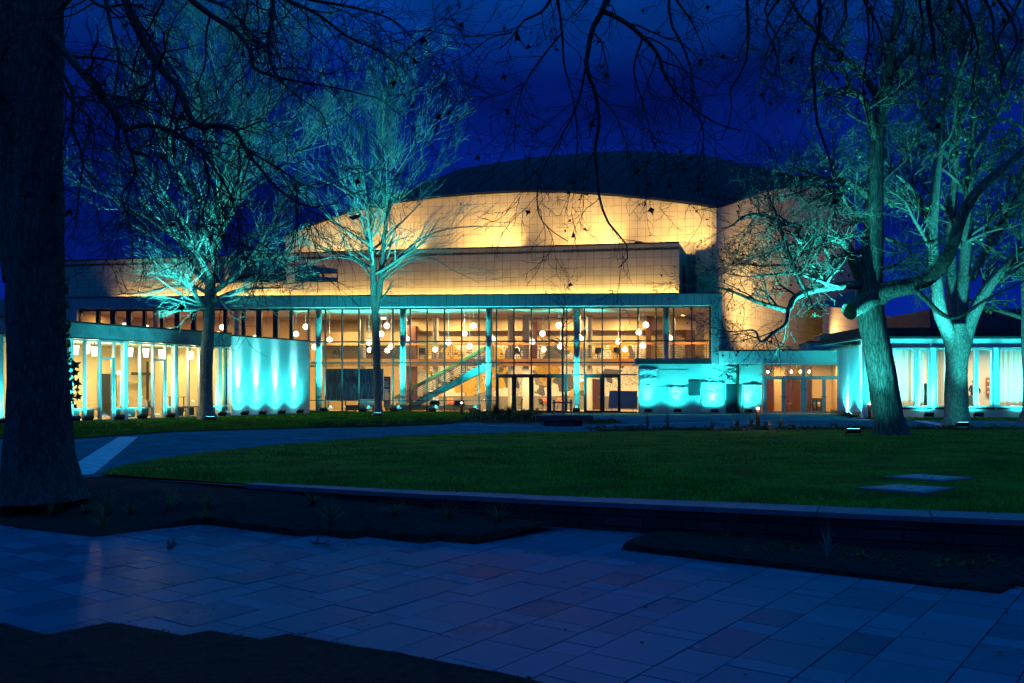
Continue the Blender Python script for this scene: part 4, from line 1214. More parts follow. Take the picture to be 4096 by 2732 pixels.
for i, (px, py, d) in enumerate(GL):
    u = H.u(px, d); x, y, _ = H(u, d, 0); z = EYE + (HY - py) / FPX * y
    where = ('over the glazed wing roof' if px < 1240 else 'over the dark exhibition wall' if px < 1560 else 'over the staircase' if px < 1975 else 'over the foyer doors' if px < 2500 else 'over the stone wall')
    far = ' far back' if d > 5 else ''
    t = thing('globe_lamp', f'glowing globe pendant{far} {where}, {ORD[i]} from the big trunk', 'pendant lamp', (x, y, z), 'globe pendants in the foyer')
    LOCAL.add(t.name)
    if gme is None:
        g0 = gmb.build('glass_globe', M['globe'], t, True); gme = g0.data
    else:
        g = bpy.data.objects.new('glass_globe', gme); COL.objects.link(g); g.parent = t
    mb = MB(); mb.cyl(0, 0, .2, ZH - z, .012, n=6); mb.cyl(0, 0, .2, .3, .06, .03, n=12)
    mb.build('cord', M['white'] if px > 1240 else M['white'], t)
# cylinder pendants in the glazed wing
for i, (x, y, d) in enumerate(((547, 540, 1.4), (628, 535, 2.6), (682, 550, 1.5), (940, 556, 1.4), (1055, 560, 1.6), (1168, 568, 1.5), (1340, 585, 3.5), (1378, 577, 1.5))):
    px, py = x / 1.808, 1100 + y / 1.808
    u = Wg.u(px, d); X, Y, _ = Wg(u, d, 0); z = EYE + (HY - py) / FPX * Y
    t = thing('cylinder_lamp', f'glowing white cylinder pendant in the glazed wing, {ORD[i]} lamp from the big trunk', 'pendant lamp', (X, Y, z), 'cylinder pendants in the glazed wing')
    LOCAL.add(t.name)
    l = bpy.data.lights.new('lamp', 'POINT'); l.energy = 140; l.color = (1, .8, .36); l.shadow_soft_size = .12
    o = bpy.data.objects.new('lamp', l); COL.objects.link(o); o.parent = t; o.location = (0, 0, -.42)
    mb = MB(); mb.cyl(0, 0, -.24, .2, .12, .16, n=16); mb.build('lamp_shade', M['lampglow'], t)
    mb = MB(); mb.cyl(0, 0, .2, .24, .06, n=12); mb.cyl(0, 0, .24, 3.72 * 1.055 - z, .012, n=6); mb.build('cord', M['black'], t)

# --- floodlight fixture: LED face towards +y, tilted up by `tilt`
def flood_proto(name, tilt, w=.46):
    t = thing(name, 'x', 'floodlight', (0, 0, 0), 'LED floodlights')
    LOCAL.add(t.name)
    c, s = math.cos(R(tilt)), math.sin(R(tilt))
    def T(x, y, z):          # local: y = face direction, z = up along the body
        return (x, y * c - z * s, .2 + y * s + z * c)
    mb = MB(T)
    mb.box(-w / 2, w / 2, -.06, .05, -.13, .13)
    for k in range(7): x = -w / 2 + .03 + k * (w - .06) / 6; mb.box(x - .006, x + .006, -.1, -.06, -.11, .11)
    mb.build('body', M['black'], t)
    mb = MB(T); mb.box(-w / 2 + .03, w / 2 - .03, .052, .058, -.09, .09); mb.build('led_face', M['led'], t)
    mb = MB()
    for sx in (-1, 1):
        x = sx * (w / 2 + .02); mb.box(x - .008, x + .008, -.03, .03, .02, .22); mb.box(x - .012, x + .012, -.17, .15, .0, .022)
    mb.box(-w / 2 - .02, w / 2 + .02, -.02, .02, .022, .035)
    mb.build('yoke', M['black'], t)
    mb = MB(); P = [(w * .3, -.1, .1), (w * .5, -.2, .02), (w * .75, -.16, .01), (w * .95, -.02, .01)]
    for a, b in zip(P, P[1:]): mb.bar(a, b, .012, n=6)
    mb.build('cable', M['blackp'], t)
    return t
fwall = flood_proto('floodlight', 58)
ftree = flood_proto('floodlight', 82)
used = set()
def put_flood(proto, loc, rz, label, power, deg, tgt, blend=.7, color=CYAN, group='LED floodlights along the buildings', fill=None):
    if proto.name in used: t = dup(proto, loc, rz, label, group)
    else:
        t = proto; used.add(proto.name); t.location = loc; t.rotation_euler = (0, 0, rz); t['label'] = label; t['group'] = group
    LOCAL.add(t.name)
    d = (Vector(tgt) - (Vector(loc) + Vector((0, 0, .2)))).normalized()
    spot(t, Vector(loc) + Vector((0, 0, .2)) + d * .16, tgt, power, deg, blend, color, .09)
    if fill: spot(t, Vector(loc) + Vector((0, 0, .36)), fill[2], fill[0], fill[1], 1.0, CYANF, .09)
    return t
def ang(fr):                # rotation so that +y local looks along the frame's inward normal
    return math.atan2(fr.n[1], fr.n[0]) - math.pi / 2
# along the glazed wing
for px, pw, lab in ((20, 1.2, 'floodlight before the wing glass on the outer side of the big trunk'), (300, 1.2, 'floodlight half hidden behind the big trunk at the wing glass'), (352, 1, 'first floodlight standing clear of the big trunk along the wing glass'), (478, 1, 'second floodlight clear of the big trunk along the wing glass'), (570, 1, 'third floodlight clear of the big trunk along the wing glass'), (683, 1, 'fourth floodlight along the wing glass, before the straight tree'), (889, 1, 'floodlight at the wing glass between the straight tree and the stucco wall')):
    d = -.5; u = Wg.u(px, d); loc = Wg(u, d, .03)
    put_flood(fwall, loc, ang(Wg), lab, 420 * pw, 75, Wg(u + .3, -.05, 2.6), .9, fill=(200 * pw, 150, Wg(u, .2, 2.2)))
for i, px in enumerate((979, 1051, 1127, 1201)):
    d = -.62; u = Wg.u(px, d); loc = Wg(u, d, .03); uu = u
    put_flood(fwall, loc, ang(Wg), f'floodlight at the foot of the stucco end wall, {ORD[i]} of four from the straight tree', 4200, 18, Wg(uu, -.1, 2.5), 1.0, color=BEAM, fill=(230, 140, Wg(uu, -.1, 2.6)))
    spot(hall, Wg(u, d, .4), Wg(uu, -.1, 2.2), 700, 34, 1.0, CYAN, .09)
# along the foyer
for i, (px, pw) in enumerate(((1296, 1.3), (1452, 1), (1575, 1.3), (1729, 1), (1890, 1.2), (2305, 1.5))):
    d = -.85 if px < 2200 else -.6; u = H.u(px, d); loc = H(u, d, .03)
    cu = H.u({1296: 1275.7, 1575: 1612.5, 1890: 1956, 2305: 2307}.get(px, px), .6)
    lab = f'floodlight on the turf before the foyer glass, {ORD[i]} counted from the stucco wall' if i < 5 else 'floodlight by the foyer doors behind the stone bench'
    put_flood(fwall, loc, ang(H), lab, (3600 if cu != H.u(px, .6) else 400) * pw, 46, H(cu, .6, 4.4), 1.0, fill=(6500 * pw, 100, H(u, -.72, 7.0)))
# along the stone wall
for i, (px, pw) in enumerate(((c3(1628, 0)[0], 1), (c3(1905, 0)[0], 1), (c4(112, 0)[0], 1), (c4(358, 0)[0], .8))):
    d = -.95; u = H.u(px, d); put_flood(fwall, H(u, d, .0), ang(H), f'floodlight at the stone wall, {ORD[i]} counted from the foyer doors', 480 * pw, 40, H(u, -.05, 1.3), 1.0, color=HOT, fill=(480 * pw * (3.2 if i > 1 else 1), 150, H(u, -.05, 3.2)))
_u = H.u(c4(112, 0)[0], -.95)
spot(hall, H(_u, -.95, .4), H(H.u(2862), -.55, 5.6), 2600, 50, 1.0, CYAN, .09)
# beside the gallery's side wall
for su, lab, pw in ((.9, 'small floodlight beside the entrance doors at the gallery side wall', 1), (3.0, 'small floodlight nearest the corner bollard at the gallery side wall', 1.2), (5.6, 'floodlight tucked behind the corner bollard', 1)):
    put_flood(fwall, S(su, -.6, .0), ang(S), lab, 7000 * pw, 30, S(su, -.03, 2.4), .9, color=HOT, fill=(1500, 150, S(su, -.03, 2.6)))
for px, lab in ((3716, 'floodlight below the gallery windows between the two big trees'), (3914, 'floodlight below the gallery windows beyond the forked tree'), (4098, 'floodlight below the gallery windows farthest from the entrance'), (3560, 'floodlight below the gallery windows hidden by the leaning trunk')):
    d = -.7; u = Rt.u(px, d); put_flood(fwall, Rt(u, d, .02), ang(Rt), lab, 1100, 80, Rt(u, .0, 1.7), .9, fill=(2400, 150, Rt(u, .0, 2.9)))
# at the trees (the beams are aimed up through the crowns, past the trunks)
def tree_flood(px, py, lab, aims):
    p = G(px, py, .03)
    t = None
    for i, (tgt, pw, deg) in enumerate(aims):
        if t is None: t = put_flood(ftree, tuple(p), 0, lab, pw, deg, tgt, 1.0, TEAL, group='LED floodlights at the tree trunks')
        else: spot(t, p + Vector((0, 0, .32)), tgt, pw, deg, 1.0, TEAL, .1)
    return p
tree_flood(843, 1689, 'lit floodlight on the turf at the foot of the straight tree', [((-21.0, 47.6, 8), 3200, 72), ((-10.4, 47.6, 8.5), 2400, 70), ((-15.4, 47.6, 20), 13000, 48), ((-22.5, 48.2, 19), 16000, 52)])
tree_flood(1512, 1671, 'lit floodlight on the turf at the foot of the slender tree', [((-10.8, 53.8, 10), 1800, 60), ((-4.2, 53.8, 10), 2100, 60), ((-7.2, 53.3, 20), 10000, 44)])
tree_flood(3411, 1747, 'lit floodlight on the lawn beside the leaning trunk', [((8.8, 32.6, 8), 1700, 60), ((12.2, 33.2, 3.6), 420, 130), ((8.8, 32.8, 16), 5500, 36)])
tree_flood(3850, 1716, 'lit floodlight at the foot of the forked tree', [((15.2, 39, 9), 700, 58), ((20.2, 40.0, 18), 4600, 42), ((25.0, 39.5, 8.5), 850, 58), ((20.0, 40.3, 2.6), 100, 140)])

# linear LED wash under the setback tile wall and floods under the auditorium wall
wash = MB()
for a, b, a_px in zip(Lp[1:], Lp[2:], (1, 2, 3, 4, 5)):
    a, b = np.array(a), np.array(b); t = (b - a) / np.linalg.norm(b - a); n = np.array([-t[1], t[0]])
    if a_px == 1: a = a + (b - a) * .5
    c0, c1 = a - n * .25 + t * .05, b - n * .25 - t * .05
    zz = 7.78 if a_px > 2 else 8.05
    wash.bar((c0[0], c0[1], zz - .06), (c1[0], c1[1], zz - .06), .12, .08)
    c = (c0 + c1) / 2; L = float(np.linalg.norm(c1 - c0)); tg = c + n * .16
    area((c[0], c[1], zz), (tg[0], tg[1], zz + .75), 42 * L, L, .07, (1, .66, .2), 'led_strip', xdir=(t[0], t[1], 0), parent=hall).data.spread = R(100)
wash.build('led_strip_housing', M['black'], hall)
for i, px in enumerate((1290, 1530, 1910, 2310, 2660)):
    D = float(np.interp(px, *dk)); x, y = P2(px, D)
    mb = MB(); mb.box(x - .2, x + .2, y - 4.1, y - 3.8, 11.6, 11.74); mb.bar((x, y - 3.95, 11.45), (x, y - 3.95, 11.65), .06); mb.build('roof_floodlight', M['black'], hall)
    spot(hall, (x, y - 3.6, 11.78), (x, y + .1, 15.0), (2100, 2600, 3200, 3000, 2500)[i], 125, 1.0, (1, .62, .2), .15)
    spot(hall, (x + 2.6, y - 2.2, 11.8), (x + 2.6, y + .1, 14.2), (700, 900, 1300, 1100, 700)[i], 80, 1.0, (1, .64, .2), .15)
# the drum side of the auditorium is washed from the entrance roofs
spot(hall, (19.5, 70.0, 6.0), (23, 82, 12), 12500, 120, 1.0, (1, .62, .22), .2)
spot(hall, (29, 84, 5.5), (34, 99, 10), 3800, 130, 1.0, (1, .6, .25), .2)

# interior downlights
def down(fr, us, d, z, pw, color=WARM, size=.3, spread=175):
    for u in us:
        x, y, _ = fr(u, d, 0)
        area((x, y, z - .02), (x, y, z - 2), pw, size, size, color, 'downlight', 'DISK').data.spread = R(spread)
down(H, np.linspace(2, uG - 1.0, 7), 1.7, ZH, 320, spread=100)
down(H, np.linspace(1, uG - 1.0, 7), 7.2, ZH, 420)
down(H, np.linspace(2, uG - 4.0, 6), 5.0, 3.18, 400, (1, .68, .28))
down(H, np.linspace(uL + 2, u0 - 2, 5), 3.2, ZH, 190, (1, .6, .22))
down(Wg, [Wg.u(p, 3) for p in (60, 330, 430, 560, 690)], 4.2, 3.72, 140, (1, .8, .36))
down(E, np.linspace(ed0 + .4, ed1 - .4, 3), 2.2, 3.2, 130, (1, .56, .18))
down(Rt, [1.2, 3.2, 5.4, 7.6, 9.8], 3.0, head + .08, 150, (1, .76, .42))

# bollards
for px, py, D, h, lab, pw in ((1846.5, 1602, 57.5, .82, 'short bollard light on the turf before the foyer glass', 14), (3031, 1643, 39.5, .86, 'lit bollard light in the ground cover before the entrance', 60), (3478, 1612, 51.2, .86, 'bollard light at the corner of the gallery wing', 40)):
    x, y = P2(px, D)
    t = thing('bollard_light', lab, 'bollard', (x, y, 0), 'bollard lights by the paths')
    mb = MB(); mb.cyl(x, y, 0, h - .1, .085, n=18); mb.cyl(x, y, h - .03, h, .085, n=18); mb.build('post', M['black'], t)
    mb = MB(); mb.cyl(x, y, h - .1, h - .03, .06, n=16); mb.build('lens', M['bulb'], t)
    l = bpy.data.lights.new('lamp', 'POINT'); l.energy = pw; l.color = (1, .62, .25); l.shadow_soft_size = .05
    o = bpy.data.objects.new('lamp', l); COL.objects.link(o); o.parent = t; o.location = (0, -.13, h - .06)

# ================================================================== furniture and small things
# stone bench
bx, by = P2(2256, 41.8)
t = thing('stone_bench', 'dark stone slab bench standing on the plaza before the foyer doors', 'bench', (bx, by, 0))
mb = MB(); mb.box(bx - 1.22, bx + 1.22, by - .35, by + .55, .235, .455); mb.build('seat', M['concretebench'], t, bevel=.012)
mb = MB(); mb.box(bx - .88, bx + .42, by - .22, by + .02, -.01, .233); mb.build('plinth', M['concretebench'], t, bevel=.01)
mb = MB(); mb.box(bx + .44, bx + .8, by + .05, by + .45, -.01, .232); mb.build('plinth', M['concretebench'], t, bevel=.01)
# timber stakes round the sapling
sx, sy = P2(2252, 54.5)
t = thing('tree_stakes', 'timber stake frame holding the thin sapling behind the bench', 'stake frame', (sx, sy, 0))
for px in (2216, 2284):
    x, y = P2(px, 54.2); mb = MB(); mb.cyl(x, y, -.02, .98, .055, n=12); mb.build('stake', M['stake'], t)
a, b = P2(2209, 54.05), P2(2292, 54.05)
mb = MB(); mb.bar((a[0], a[1], .83), (b[0], b[1], .82), .11, .1, n=10); mb.build('crossbar', M['stake'], t)
# waste bins in the entrance
for i, (x0, x1) in enumerate(((818, 845), (848, 880), (882, 893))):
    p0, p1 = c4(x0, 900), c4(x1, 985); d = 3.4
    ua, ub = E.u(p0[0], d), E.u(p1[0], d) if i < 2 else E.u(p0[0], d) + .3
    x, y, _ = E((ua + ub) / 2, d, 0)
    t = thing('waste_bin', ('black recycling bin with a blue round sticker, inside the entrance', 'black recycling bin with a white round sticker, middle of the three in the entrance', 'black bin with a yellow sticker half hidden by the door frame')[i], 'bin', (x, y, 0), 'recycling bins in the entrance')
    w = (ub - ua) / 2
    mb = MB(E); c = (ua + ub) / 2
    mb.box(c - w + .01, c + w - .01, d - .17, d + .17, .02, .86); mb.build('body', M['blackp'], t, bevel=.012)
    mb = MB(E); mb.box(c - w, c + w, d - .19, d + .19, .865, .95); mb.build('lid', M['blackp'], t, bevel=.01)
    mb = MB(E)
    vs = [(c + .09 * math.cos(a), d - .174, .62 + .09 * math.sin(a)) for a in np.linspace(0, 2 * math.pi, 18, endpoint=False)]
    mb.add(vs, [tuple(range(18))]); 
    for k in (-1, 0, 1): mb.box(c + k * .055 - .018, c + k * .055 + .018, d - .176, d - .173, .42, .47)
    mb.build('sticker', (M['bluefab'], M['white'], M['orange'])[i] if i else mat('blue_sticker', (.05, .16, .4), .5), t)
# rolling blue board
bu0, bu1 = H.u(2432, 3.2), H.u(2549, 3.2); d = 3.2
x, y, _ = H((bu0 + bu1) / 2, d, 0)
t = thing('display_board', 'large blue board on castors behind the end foyer pane', 'display board', (x, y, 0))
mb = MB(H); mb.add([(bu0, d, .22), (bu1, d, .2), (bu1, d, 1.42), (bu0 + .1, d, 1.46), (bu0, d + .05, .22), (bu1, d + .05, .2), (bu1, d + .05, 1.42), (bu0 + .1, d + .05, 1.46)], [(0, 1, 2, 3), (4, 7, 6, 5), (0, 4, 5, 1), (1, 5, 6, 2), (2, 6, 7, 3), (3, 7, 4, 0)]); mb.build('board', M['blueboard'], t)
mb = MB(H)
for u in (bu0 + .25, bu1 - .3): mb.box(u - .02, u + .02, d - .25, d + .3, .1, .14); mb.box(u - .02, u + .02, d + .05, d + .09, .14, .6)
mb.build('stand', M['steel'], t)
for u in (bu0 + .25, bu1 - .3):
    mb = MB(H); mb.box(u - .02, u + .02, d - .26, d - .18, .02, .1); mb.build('castor', M['black'], t, bevel=.01)
# exhibition wall and information panel
eu0, eu1 = H.u(1300, 3.0), H.u(1533, 3.0); x, y, _ = H((eu0 + eu1) / 2, 3.0, 0)
t = thing('exhibition_wall', 'wide dark blue exhibition print with flowing strands behind the foyer glass', 'exhibition panel', (x, y, 0))
mb = MB(H); mb.box(eu0, eu1, 3.0, 3.08, .75, 2.98); mb.build('print', M['strands'], t)
mb = MB(H)
for u in np.linspace(eu0 + .2, eu1 - .2, 4): mb.box(u - .03, u + .03, 3.085, 3.14, .02, 2.9); mb.box(u - .03, u + .03, 2.9, 3.35, .02, .06)
mb.build('support', M['steel'], t)
iu0, iu1 = H.u(1535, 2.7), H.u(1562, 2.7); x, y, _ = H(iu0, 2.7, 0)
t = thing('information_panel', 'narrow navy panel with lines of white text beside the exhibition print', 'panel', (x, y, 0))
mb = MB(H); mb.box(iu0, iu1, 2.7, 2.74, .3, 2.42); mb.build('board', M['bluefab'], t)
mb = MB(H); r_ = random.Random(2); z = 2.28
while z > .75:
    if r_.random() > .14: mb.box(iu0 + .04, iu0 + (iu1 - iu0) * r_.uniform(.6, .93), 2.692, 2.699, z - .018, z)
    z -= .055
mb.build('text_lines', M['white'], t)
# stacked pale boxes by the tree
for i, (px, z0, lab) in enumerate(((1452, .5, 'pale box on top of the stack behind the slender trunk'), (1482, .5, 'pale box beside the top one behind the slender trunk'), (1482, .15, 'pale box at the bottom of the stack behind the slender trunk'), (1430, .15, 'low pale box beside the stack behind the slender trunk'))):
    u = H.u(px, 1.3); x, y, _ = H(u, 1.3, 0)
    t = thing('storage_box', lab, 'box', (x, y, z0), 'pale boxes behind the foyer glass')
    mb = MB(H); mb.box(u - .23, u + .23, 1.15, 1.5, z0 + .002, z0 + .3); mb.build('box_body', M['white'], t, bevel=.01)
    mb = MB(H); mb.box(u - .24, u + .24, 1.14, 1.51, z0 + .302, z0 + .345); mb.build('lid', M['white'], t, bevel=.008)
# chairs
def shell_chair(name, label, loc, rz, matk, group, z=0.0, arms=False):
    t = thing(name, label, 'chair', (0, 0, 0), group); LOCAL.add(t.name)
    mb = MB(); mb.box(-.23, .23, -.22, .22, .44, .475); mb.build('seat', M[matk], t, bevel=.015)
    mb = MB()
    vs = []
    for j in range(5):
        s = j / 4
        for i in range(7):
            x = -.24 + .48 * i / 6; vs.append((x * (1 - .1 * s), .2 + .08 * s - .07 * abs(x / .24) ** 2, .5 + .38 * s))
    mb.add(vs + [(p[0], p[1] + .02, p[2]) for p in vs], [(j * 7 + i, j * 7 + i + 1, (j + 1) * 7 + i + 1, (j + 1) * 7 + i) for j in range(4) for i in range(6)] + [(35 + j * 7 + i, 35 + (j + 1) * 7 + i, 35 + (j + 1) * 7 + i + 1, 35 + j * 7 + i + 1) for j in range(4) for i in range(6)]
           + [(i, 35 + i, 36 + i, i + 1) for i in range(6)] + [(28 + i, 29 + i, 64 + i, 63 + i) for i in range(6)])
    mb.build('backrest', M[matk], t, True)
    for sx in (-1, 1):
        for sy in (-1, 1):
            mb = MB(); mb.bar((sx * .18, sy * .17, .44), (sx * .23, sy * .23, 0), .025, n=8); mb.build('leg', M['black'], t)
        if arms:
            mb = MB(); mb.bar((sx * .25, -.2, .66), (sx * .25, .2, .68), .045, .03); mb.bar((sx * .25, -.16, .45), (sx * .25, -.16, .66), .025); mb.build('armrest', M[matk], t)
    t.location = (loc[0], loc[1], z); t.rotation_euler = (0, 0, rz)
    return t
def at_h(px, d, fr=H): return fr(fr.u(px, d), d, 0)
for px, d, rz, mk, lab, arms in ((2172, 3.0, .9, 'blackp', 'black shell armchair inside the foyer, seen through the doors behind the sapling', True), (2180, 7.6, .2, 'orange', 'orange chair against the mural, nearer the shell armchair', True), (2240, 7.8, -.1, 'orange', 'orange chair against the mural, just beside the sapling', True), (2075, 3.6, -1.5, 'blackp', 'dark chair behind the first pair of foyer doors', False), (1803, 6.2, .1, 'orange', 'orange chair under the staircase before the mural', True)):
    shell_chair('chair', lab, at_h(px, d), rz, mk, 'chairs in the foyer', .016, arms)
for px, d, rz, lab in ((1668, 1.9, .3, 'low navy armchair under the stairs, first from the lit column'), (1735, 1.9, -.2, 'low navy armchair under the stairs, between two floodlights'), (1838, 1.9, .1, 'low dark armchair behind the short bollard')):
    t = shell_chair('armchair', lab, at_h(px, d), rz, 'bluefab', 'low armchairs in the foyer', .016, True); t.scale = (1.5, 1.4, .85)
for px, d, rz, lab in ((1345, 4.4, .4, 'dark chair on the gallery above the exhibition print'), (1490, 4.4, -.3, 'dark chair on the gallery above the slender trunk'), (1690, 4.6, .2, 'dark chair on the gallery beside the second lit column'), (2070, 4.2, .5, 'dark chair on the gallery above the first foyer doors'), (2390, 4.2, -.4, 'dark chair on the gallery above the third foyer doors'), (2470, 4.4, .3, 'dark chair on the gallery above the blue board')):
    shell_chair('chair', lab, at_h(px, d), rz, 'blackp', 'chairs on the gallery', 3.585)
def table(name, label, loc, w, dd, h, group, mk='white', z=0.0, rnd=False):
    t = thing(name, label, 'table', (0, 0, 0), group); LOCAL.add(t.name)
    mb = MB()
    if rnd: mb.cyl(0, 0, h - .03, h, w / 2, n=24)
    else: mb.box(-w / 2, w / 2, -dd / 2, dd / 2, h - .03, h)
    mb.build('table_top', M[mk], t)
    if rnd:
        mb = MB(); mb.cyl(0, 0, .3, h - .03, .03, n=10)
        for a in (0, 2.09, 4.19): mb.bar((0, 0, .34), (.36 * math.cos(a), .36 * math.sin(a), .01), .03)
        mb.build('pedestal', M['black'], t)
    else:
        for sx in (-1, 1):
            for sy in (-1, 1): mb = MB(); mb.box(sx * (w / 2 - .06) - .02, sx * (w / 2 - .06) + .02, sy * (dd / 2 - .06) - .02, sy * (dd / 2 - .06) + .02, 0, h - .031); mb.build('leg', M['black'], t)
    t.location = (loc[0], loc[1], z)
    return t
for px, d, lab in ((1400, 4.6, 'dark table on the gallery above the exhibition print'), (1560, 4.7, 'dark table on the gallery before the second lit column'), (2120, 4.5, 'dark table on the gallery above the shell armchair'), (2430, 4.6, 'dark table on the gallery near the stone wall end')):
    table('table', lab, at_h(px, d), 1.5, .7, .75, 'tables on the gallery', 'blackp', 3.585)
for px, d, lab in ((680, 2.2, 'tall bistro table in the glazed wing, before the straight tree'), (735, 1.8, 'tall bistro table in the glazed wing, beside the inner stair')):
    table('bistro_table', lab, at_h(px, d, Wg), .7, .7, 1.1, 'bistro tables in the glazed wing', 'blackp', .05, True)
for px, d, rz, lab in ((572, 3.6, .3, 'chair in the glazed wing near the inner glass doors'), (590, 4.2, -.8, 'darker chair in the glazed wing close to the inner glass doors')):
    shell_chair('chair', lab, at_h(px, d, Wg), rz, 'blackp' if 'dark' in lab else 'grey', 'chairs in the glazed wing', .05)
# inner stair in the glazed wing
iu = Wg.u(800, 3.0); x, y, _ = Wg(iu, 3, 0)
t = thing('inner_stair', 'short stair with a wooden handrail inside the glazed wing behind the straight tree', 'stair', (x, y, .05))
mb = MB(Wg)
for k in range(7): mb.box(iu - .1 + .28 * k, iu + .2 + .28 * k, 3.0, 4.2, .05, .05 + .17 * (k + 1))
mb.build('steps', M['floor'], t)
mb = MB(Wg); mb2 = MB(Wg)
for k in range(0, 7): mb.bar((iu + .05 + .28 * k, 2.95, .05 + .17 * k), (iu + .05 + .28 * k, 2.95, 1.05 + .17 * (k + 1)), .03)
mb2.bar((iu - .15, 2.95, 1.05), (iu + 1.95, 2.95, 2.35), .08, .1)
mb.build('baluster', M['black'], t); mb2.build('handrail', M['wood'], t)
# small lit signs
for fr, px, py, d, lab in ((H, 1533, 1273, 7, 'small lit exit sign hanging high in the foyer behind the slender tree'), (Wg, 478, 1500, 5.3, 'small lit exit sign over the inner glass doors'), (H, 2323, 1520, 8.6, 'small lit exit sign beside the dark inner door'), (H, 495, 1296, 6.9, 'small lit sign high in the upper room near the big trunk'), (H, 675, 1316, 6.9, 'small lit sign in the upper room, nearer the concrete column')):
    u, z = fr.uz(px, py, d); x, y, _ = fr(u, d, 0)
    t = thing('exit_sign', lab, 'sign', (x, y, z), 'small lit signs indoors')
    mb = MB(fr); mb.box(u - .2, u + .2, d, d + .05, z - .1, z + .1); mb.build('housing', M['white'], t)
    mb = MB(fr); mb.box(u - .18, u + .18, d - .006, d - .002, z - .08, z + .08); mb.build('lit_face', M['signglow'], t)
# curtains in the gallery wing
def curtain(label, pa, pb, d, seed):
    ua, ub = Rt.u(pa, d), Rt.u(pb, d)
    r = np.random.default_rng(seed); n = int((ub - ua) / .015) + 20
    uu = np.linspace(ua, ub, n); ph = np.cumsum(r.uniform(.12, .38, n) * .9)
    dd = d + .05 * np.sin(ph) + .015 * np.sin(ph * 2.3)
    vs = []
    for z in (.34, 1.4, 2.6, head - .05):
        k = 1 + .12 * (2 - z) / 3
        for u, q in zip(uu, dd):
            x, y, _ = Rt(u, d + (q - d) * k, 0); vs.append((x, y, z))
    fs = [(j * n + i, j * n + i + 1, (j + 1) * n + i + 1, (j + 1) * n + i) for j in range(3) for i in range(n - 1)]
    o = np_mesh('curtain', np.array(vs), np.array(fs), M['sheer'], None, True)
    tag(o, label, 'curtain', 'sheer curtains in the gallery wing')
sm = NT('sheer_fabric')
_d = sm.new('ShaderNodeBsdfDiffuse'); _d.inputs['Color'].default_value = (.7, .68, .6, 1)
_t = sm.new('ShaderNodeBsdfTranslucent'); _t.inputs['Color'].default_value = (.7, .66, .55, 1)
_p = sm.new('ShaderNodeBsdfTransparent')
_m1 = sm.new('ShaderNodeMixShader', Fac=.5); _m2 = sm.new('ShaderNodeMixShader', Fac=.18)
sm.link(_d.outputs[0], _m1.inputs[1]); sm.link(_t.outputs[0], _m1.inputs[2]); sm.link(_m1.outputs[0], _m2.inputs[1]); sm.link(_p.outputs[0], _m2.inputs[2]); sm.link(_m2.outputs[0], sm.out.inputs['Surface'])
M['sheer'] = sm.m
curtain('wide sheer curtain in the first gallery window, beside the leaning trunk', 3504, 3662, .55, 1)
curtain('narrow gathered sheer curtain next to the white pier', 3674, 3697, .5, 2)
curtain('sheer curtain between the white pier and the forked tree', 3744, 3786, .5, 3)
curtain('wide sheer curtain in the last gallery window', 3998, 4112, .55, 4)
# counter, rack and tall cabinet in the gallery
d = 2.6
cu0, cu1 = Rt.u(3862, d), Rt.u(3900, d); x, y, _ = Rt(cu0, d, 0)
t = thing('reception_counter', 'reception counter with a printed green front in the gallery window', 'counter', (x, y, .3))
mb = MB(Rt); mb.box(cu0, cu1, d, d + .6, .3, 1.18); mb.build('counter_body', M['print'], t)
mb = MB(Rt); mb.box(cu0 - .05, cu1 + .25, d - .05, d + .65, 1.181, 1.22); mb.build('counter_top', M['white'], t)
mb = MB(Rt)
for z in (.45, .75, 1.0): mb.box(cu1 + .01, cu1 + .24, d + .05, d + .6, z, z + .03)
mb.build('shelf', M['white'], t)
d = 5.3; a, b = Rt.u(3949, d), Rt.u(3966, d); x, y, _ = Rt(a, d, 0)
t = thing('leaflet_rack', 'wooden leaflet rack on the gallery wall behind the counter', 'rack', (x, y, 1.2))
mb = MB(Rt); mb.box(a, b, d + .1, d + .16, 1.15, 2.25); mb.build('back_board', M['wood'], t)
mb = MB(Rt)
for z in (1.2, 1.5, 1.85): mb.box(a, b, d - .02, d + .1, z, z + .03); mb.box(a, b, d - .03, d - .02, z, z + .14)
mb.build('shelf', M['wood'], t)
mb = MB(Rt)
for k, z in enumerate((1.24, 1.54, 1.89)):
    for q in range(2): mb.box(a + .03 + q * .14, a + .14 + q * .14, d + .03, d + .05, z, z + .22)
mb.build('leaflets', M['white'], t)
d = 3.2; a, b = Rt.u(3697, d), Rt.u(3716, d); x, y, _ = Rt(a, d, 0)
t = thing('tall_cabinet', 'tall dark cabinet behind the gathered curtain', 'cabinet', (x, y, .3))
mb = MB(Rt); mb.box(a, b + .2, d, d + .5, .3, 1.9); mb.build('body', M['blackp'], t)
mb = MB(Rt); mb.box(a + .01, a + (b - a) * .5, d - .02, d - .002, .34, 1.86); mb.build('door', M['blackp'], t)
# drainpipe and cable on the side wall
t = thing('drainpipe', 'thin dark pipe at the foot of the gallery side wall', 'pipe', (19.7, 57, 0))
mb = MB(S); u = S.u(3429, -.08); mb.box(u - .05, u + .05, -.1, -.02, .35, 1.75); mb.build('pipe', M['black'], t)
mb = MB(S); P = [(u + .02, -.06, .36), (u - .1, -.08, .2), (u - .25, -.12, .03)]
for a, b in zip(P, P[1:]): mb.bar(a, b, .05, n=8)
mb.build('bend', M['black'], t)
